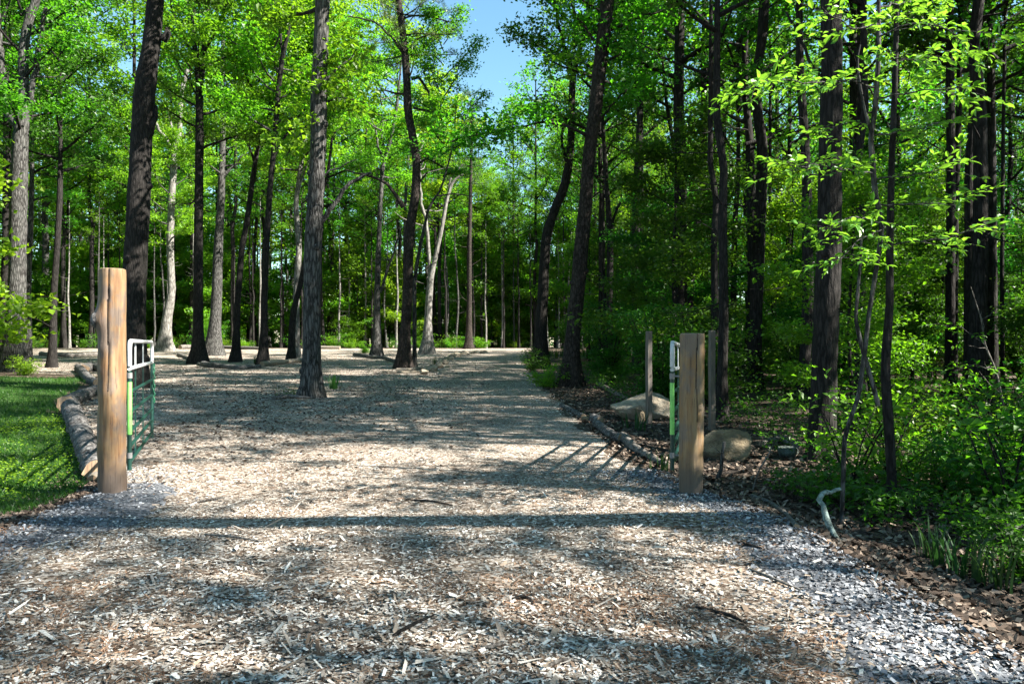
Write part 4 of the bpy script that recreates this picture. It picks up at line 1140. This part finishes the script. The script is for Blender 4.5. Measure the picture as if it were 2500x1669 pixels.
# ------------------------------------------------------------------ boulders and stones
def rock(label, cx, base_py, w, h, depth, mat, seed, rot=0.0, name="boulder", cat="boulder", group=None, cuts=16, sub=5):
    import bmesh
    g = ground_at(cx, base_py)
    W = w * g.y / FPX; Hh = h * g.y / FPX
    bm = bmesh.new()
    bmesh.ops.create_icosphere(bm, subdivisions=sub, radius=1)
    r = random.Random(seed)
    planes = []
    for _ in range(cuts):
        n = Vector((r.gauss(0, 1), r.gauss(0, 1), r.gauss(.15, .8))).normalized()
        planes.append((n, r.uniform(.55, .85)))
    for v in bm.verts:
        co = v.co.copy()
        for n, dd in planes:
            k = co.dot(n)
            if k > dd: co -= n * (k - dd) * .98
        co *= 1 + .07 * noise.noise(co * 2.2 + Vector((seed, 0, 0))) + .05 * noise.noise(co * 5 + Vector((0, seed, 0))) + .025 * noise.noise(co * 13 + Vector((0, seed, 0)))
        v.co = co
    xs_ = [v.co.x for v in bm.verts]; zs_ = [v.co.z for v in bm.verts]; ys_ = [v.co.y for v in bm.verts]
    for v in bm.verts:
        v.co.x = (v.co.x - min(xs_)) / (max(xs_) - min(xs_)) * W - W / 2
        v.co.y = (v.co.y - min(ys_)) / (max(ys_) - min(ys_)) * depth - depth / 2
        v.co.z = (v.co.z - min(zs_)) / (max(zs_) - min(zs_)) * Hh * 1.25 - Hh * .25
    me = bpy.data.meshes.new(name); bm.to_mesh(me); bm.free()
    me.materials.append(mat)
    o = link(name, me, None, (g.x, g.y + depth * .35, g.z), rot)
    tag(o, label, cat, group)
    return o
rock("pale jagged boulder in the mulch bed behind the square stake", 1568, 1026, 152, 68, .75, M['rock_pale'], 4)
rock("tan flat topped boulder behind the squat brown post", 1768, 1122, 150, 72, .7, M['rock_tan'], 11)
rock("small tan stone leaning on the pale boulder", 1566, 1030, 20, 26, .16, M['rock_tan'], 21, name="stone", cat="stone", sub=3)
rock("mossy grey stone right of the tan boulder", 1935, 1116, 52, 24, .35, M['rock_grey'], 5, name="stone", cat="stone", sub=3)
rock("tan stone at the near end of the bed's log edging", 1432, 1028, 22, 12, .18, M['rock_tan'], 8, name="stone", cat="stone", sub=3)
ring = [(1035, 915, 24, 14), (1052, 908, 30, 18), (1072, 899, 24, 17), (1086, 890, 22, 16), (1098, 879, 20, 13), (1112, 872, 30, 13), (1134, 866, 30, 11), (1160, 863, 24, 8), (1182, 862, 22, 7)]
for i, (a, b, w, h) in enumerate(ring):
    rock("pale stone in the curved stone edging of the pine's island", a, b, w, h, w * .018, M['rock_pale'], 40 + i, name="edging_stone", cat="stone", group="stones edging the pine's island", sub=3)
for i, (a, b, w, h) in enumerate([(430, 848, 20, 10), (455, 847, 26, 13), (478, 850, 22, 9)]):
    rock("pale stone at the far left edge of the clearing", a, b, w, h, .5, M['rock_pale'], 60 + i, name="edging_stone", cat="stone", group="stones at the clearing's far left edge", sub=3)

# ------------------------------------------------------------------ logs, planks, roots and fallen branches
def log(label, pix, w0, w1, mat='log_bark', name="log", cat="log", group=None, rings=True, sink=.25):
    gs = [ground_at(a, b) for a, b in pix]
    d0 = gs[0].y
    r0, r1 = w0 * .5 * gs[0].y / FPX, w1 * .5 * gs[-1].y / FPX
    base = gs[0].copy()
    pts = [g - base + Vector((0, 0, (r0 + (r1 - r0) * i / (len(gs) - 1)) * (1 - sink))) for i, g in enumerate(gs)]
    p, r = resample(pts, np.linspace(r0, r1, len(pts)), max(.08, d0 / 110))
    r = r * np.array([1 + .22 * noise.noise((i * .9, w0, 1)) for i in range(len(r))])
    p += np.array([[0, 0, .12 * r0 * noise.noise((i * .5, 3, w1))] for i in range(len(r))])
    mb = MB()
    mb.tube(p, r, 14, 0, cap=True, jitter=.08, cap_mat=1)
    o = mb.build(name, [M[mat], M['cut']]); o.location = base
    tag(o, label, cat, group)
    return o
log("long bark covered log curving along the lawn, down to the tall post", [(234, 1168), (214, 1120), (198, 1075), (184, 1040), (172, 1008)], 52, 40)
log("shorter grey log closing the lawn edge behind the tall post", [(160, 1002), (180, 988), (207, 974), (242, 960)], 40, 24)
log("split wedge of cut wood against the tall post's foot", [(224, 1180), (245, 1160)], 24, 20, 'plank', "wood_chunk", "wood chunk")
log("low dark log on the lawn's far border", [(192, 905), (215, 930), (236, 940)], 20, 16)
log("gnarled driftwood log lying behind the tall post on the lawn", [(205, 910), (225, 900), (250, 908)], 24, 18)
log("thin fallen log lying beyond the lawn under the forked oak", [(100, 868), (170, 872), (240, 868)], 12, 10, 'dead_wood')
log("front left log of the island under the dark oak", [(436, 868), (460, 878), (490, 893)], 9, 8, 'dead_wood')
log("mossy curved log along the front of the left island", [(494, 893), (540, 899), (590, 902), (635, 898)], 14, 10)
log("squared pale timber at the right end of the left island", [(640, 894), (690, 889), (735, 884)], 14, 12, 'plank', "timber", "timber")
log("far log along the back of the clearing, left part", [(440, 852), (500, 850), (560, 852), (640, 854)], 12, 9, 'dead_wood')
log("pale plank beam behind the lone grey trunk", [(782, 852), (830, 852)], 9, 9, 'plank', "timber", "timber")
log("curved thin log on the pine island's left side", [(865, 868), (900, 874), (940, 876), (968, 886)], 9, 8)
log("lower plank of the pair at the pine island's front", [(945, 912), (985, 911), (1025, 910)], 7, 7, 'plank', "plank", "plank")
log("upper plank of the pair at the pine island's front", [(968, 905), (1000, 905), (1030, 902)], 8, 8, 'plank', "plank", "plank")
log("long dark log across the road's far end", [(1185, 847), (1240, 846), (1308, 845)], 8, 8)
log("bark log of the right bed edging, near the tan stone", [(1455, 1040), (1478, 1058), (1500, 1072), (1518, 1078)], 20, 22)
log("pale forked log of the bed edging, next to the edge on gate", [(1522, 1075), (1545, 1098), (1580, 1118), (1634, 1146)], 24, 16, 'dead_wood')
log("slim log leading away along the far bed edging", [(1425, 1022), (1395, 1005), (1372, 992)], 14, 10)
log("stubby upright knot of wood behind the bed edging", [(1448, 1030), (1466, 1034)], 26, 20)
log("long thin log lying in the right woods above the pale boulder", [(1460, 940), (1500, 962), (1535, 978)], 12, 9, 'dead_wood')
log("fallen grey branch lying beside the squat post in dry leaves", [(1837, 1216), (1880, 1233), (1915, 1258), (1945, 1294)], 13, 18, 'dead_wood', "fallen_branch", "branch")
log("fallen log lying behind the shrubs right of the tan boulder", [(1860, 1090), (1905, 1075), (1960, 1100)], 16, 20, 'dead_wood', "fallen_branch", "branch")

def bent_branch(label, pix, d, w, mat, twigs=3):
    base = ground_at(*pix[0][:2])
    q = [P(a, b, base.y + dd) - base for a, b, dd in pix]
    p, r = resample(q, np.linspace(w, w * .55, len(q)), .06)
    p[1:-1] += rng.normal(0, w * .22, p[1:-1].shape); mb = MB(); mb.tube(p, r * rng.uniform(.8, 1.2, len(r)), 8, 0, jitter=.1)
    for _ in range(twigs):
        k = rng.integers(2, len(p)); s = limb_path(p[k], rng.uniform(0, 6.28), .25, .3, 3, .3); mb.tube(s, np.linspace(r[k] * .4, .002, 4), 4, 0)
    o = mb.build("fallen_branch", [M[mat]]); o.location = base
    tag(o, label, "branch")
bent_branch("bent lichen green branch leaning in the low shrubs", [(2042, 1318, 0), (2015, 1265, .15), (1998, 1207, .3), (2020, 1200, .4), (2052, 1193, .5)], 0, .028, 'lichen_wood', 0)
bent_branch("arching pale twig over the lower right shrubs", [(2392, 1372, 0), (2398, 1335, 0), (2425, 1308, 0), (2470, 1290, 0), (2530, 1278, 0)], 0, .022, 'dead_wood')
bent_branch("thin twig sticking up beside the tan boulder", [(1838, 1195, 0), (1852, 1150, 0), (1870, 1120, 0), (1888, 1085, 0)], 0, .012, 'dead_wood')
bent_branch("short broken stick standing in front of the tan boulder", [(1752, 1170, 0), (1762, 1130, 0), (1768, 1078, 0)], 0, .03, 'bark_grey')

def roots(label, px, py, n, length, mat):
    g = ground_at(px, py)
    mb = MB()
    for i in range(n):
        a = math.pi * (1.05 + .9 * i / max(1, n - 1)) + rng.normal(0, .15)
        p = limb_path((0, 0, .03), a, length * rng.uniform(.6, 1.1), 0, 6, .3, 0)
        p[:, 2] = np.linspace(.06, -.01, 7)
        mb.tube(p, np.linspace(.05, .012, 7), 6, 0)
    o = mb.build("surface_roots", [M[mat]]); o.location = g
    tag(o, label, "roots")
roots("surface roots spreading left of the lone grey trunk", 705, 972, 3, .9, 'dead_wood')

# scattered sticks on the chips, each its own piece
for a, b, a2, b2 in [(990, 1225, 1105, 1238), (1135, 1185, 1250, 1180), (480, 1230, 550, 1218), (700, 1560, 850, 1520), (960, 1560, 1060, 1510), (1700, 1490, 1820, 1530), (1180, 1590, 1230, 1578), (500, 1310, 640, 1328), (1250, 1470, 1300, 1480), (1800, 1330, 1860, 1345), (1330, 1640, 1420, 1625), (1460, 1390, 1520, 1372), (1830, 1395, 1960, 1450)]:
    p, q = ground_at(a, b), ground_at(a2, b2)
    mb = MB()
    m = (p + q) / 2 + Vector((rng.normal(0, .02), rng.normal(0, .03), .01))
    pp, r = resample([p - p, m - p, q - p], [.009, .011, .006], .05)
    mb.tube(pp + np.array([0, 0, .022]), r, 6, 0, jitter=.1)
    o = mb.build("stick", [M['dead_wood'] if rng.uniform() < .6 else M['bark_dark']]); o.location = p
    tag(o, "thin broken stick lying flat on the wood chips", "stick", "sticks on the wood chips")

# ------------------------------------------------------------------ strap leaved clumps and small plants
def strap_clump(label, px, py, n, h, group=None, spread=.16, mat='strap'):
    g = ground_at(px, py)
    mb = MB()
    for i in range(n):
        a = rng.uniform(0, 6.28); l = h * rng.uniform(.6, 1.1); w = .008 * rng.uniform(.6, 1.4) * (1 + h)
        t = np.linspace(0, 1, 6)
        out = rng.uniform(.05, .45) * l
        b = np.array([math.cos(a), math.sin(a), 0]) * rng.uniform(0, spread)
        c = b + np.stack([np.cos(a) * out * t ** 2, np.sin(a) * out * t ** 2, l * (t - .25 * out / l * t ** 3)], 1)
        s = np.array([-math.sin(a), math.cos(a), 0]) * w
        wd = (1 - t ** 3)[:, None]
        V = np.stack([c - s * wd, c + s * wd], 1).reshape(-1, 3)
        k = np.arange(5) * 2
        mb.add(V, np.stack([k, k + 1, k + 3, k + 2], 1), 0, True)
    o = mb.build("iris_clump", [M[mat]]); o.location = g
    tag(o, label, "plant", group)
strap_clump("strap leaved clump beside the square grey stake", 1552, 1050, 26, .42, None, .3)
strap_clump("strap leaved clump at the foot of the edge on gate", 1618, 1150, 12, .3)
strap_clump("grassy tuft at the right foot of the lone grey trunk", 812, 950, 40, .5, None, .3, 'grass')
strap_clump("small strap leaved clump in the left island", 622, 888, 16, .5)
strap_clump("small strap leaved clump on the pine's island", 1062, 890, 18, .5)
for a, b in [(1342, 870), (1356, 874), (1372, 870), (1440, 875), (1462, 868), (1478, 878), (1425, 870), (1452, 880)]:
    strap_clump("daffodil like leaf clump behind the leaning trunk", a, b, 26, .75, "leaf clumps behind the leaning trunk", .3, 'grass')
for a, b in [(2300, 1385), (2345, 1405), (2380, 1420), (2440, 1440), (2270, 1365)]:
    strap_clump("dark strap leaved clump at the edge of the lower right shrubs", a, b, 13, .36, "strap leaved clumps by the lower right shrubs", .1)
def spot_shrub(label, px, py, k, s):
    g = ground_at(px, py)
    shrub(g.x, g.y, k, s, label, None)
spot_shrub("low yellow green shrub behind the scaly trunk's shadow, by the curved thin log", 893, 862, 'fresh', 1.1)
spot_shrub("small leafy shrub at the near foot of the leaning trunk", 1335, 945, 'fresh', .9)
spot_shrub("small leafy shrub by the thin white stakes at the road's right edge", 1300, 905, 'mid', 1.0)
spot_shrub("bright leafy seedling in front of the forked oak", 60, 915, 'fresh', .9)
spot_shrub("low shrub at the left foot of the lone grey trunk", 722, 968, 'low', .6)
spot_shrub("bright leafy bush right of the leaning trunk", 1500, 862, 'fresh', 2.2)
spot_shrub("dark bush against the road's far end", 1275, 843, 'tall', 1.2)
spot_shrub("round bright bush at the road's far end beside the mound", 1180, 843, 'tall', 1.1)
for a, b, h in [(1299, 890, 34), (1307, 872, 30), (1362, 915, 20)]:
    g = ground_at(a, b)
    mb = MB(); hh = h * g.y / FPX * 1.2
    mb.tube([(0, 0, -.1), (.02, 0, hh * .5), (0, .02, hh)], [.035, .032, .028], 7, 0, cap=True)
    o = mb.build("marker_stake", [M['dead_wood']]); o.location = g
    tag(o, "thin pale round stake at the road's far right edge", "stake", "thin stakes at the road's right edge")
# dark mulch mound round the far tree
g = ground_at(1146, 848)
mb = MB()
N = 28
a = np.linspace(0, 2 * math.pi, N, endpoint=False)
V = []
for k, (rr, zz) in enumerate([(2.4, -.05), (1.8, .10), (1.1, .26), (.4, .36), (.02, .38)]):
    V.append(np.stack([np.cos(a) * rr * (1 + .08 * rng.normal(size=N)), np.sin(a) * rr * .8, zz + .02 * rng.normal(size=N)], 1))
kk = np.arange(N); k2 = (kk + 1) % N
mb.add(np.concatenate(V), np.concatenate([np.stack([i * N + kk, i * N + k2, (i + 1) * N + k2, (i + 1) * N + kk], 1) for i in range(4)]), 0, True)
o = mb.build("mulch_mound", [M['mulch']]); o.location = g
tag(o, "dark mulch mound round the tree at the road's far end", "mound")
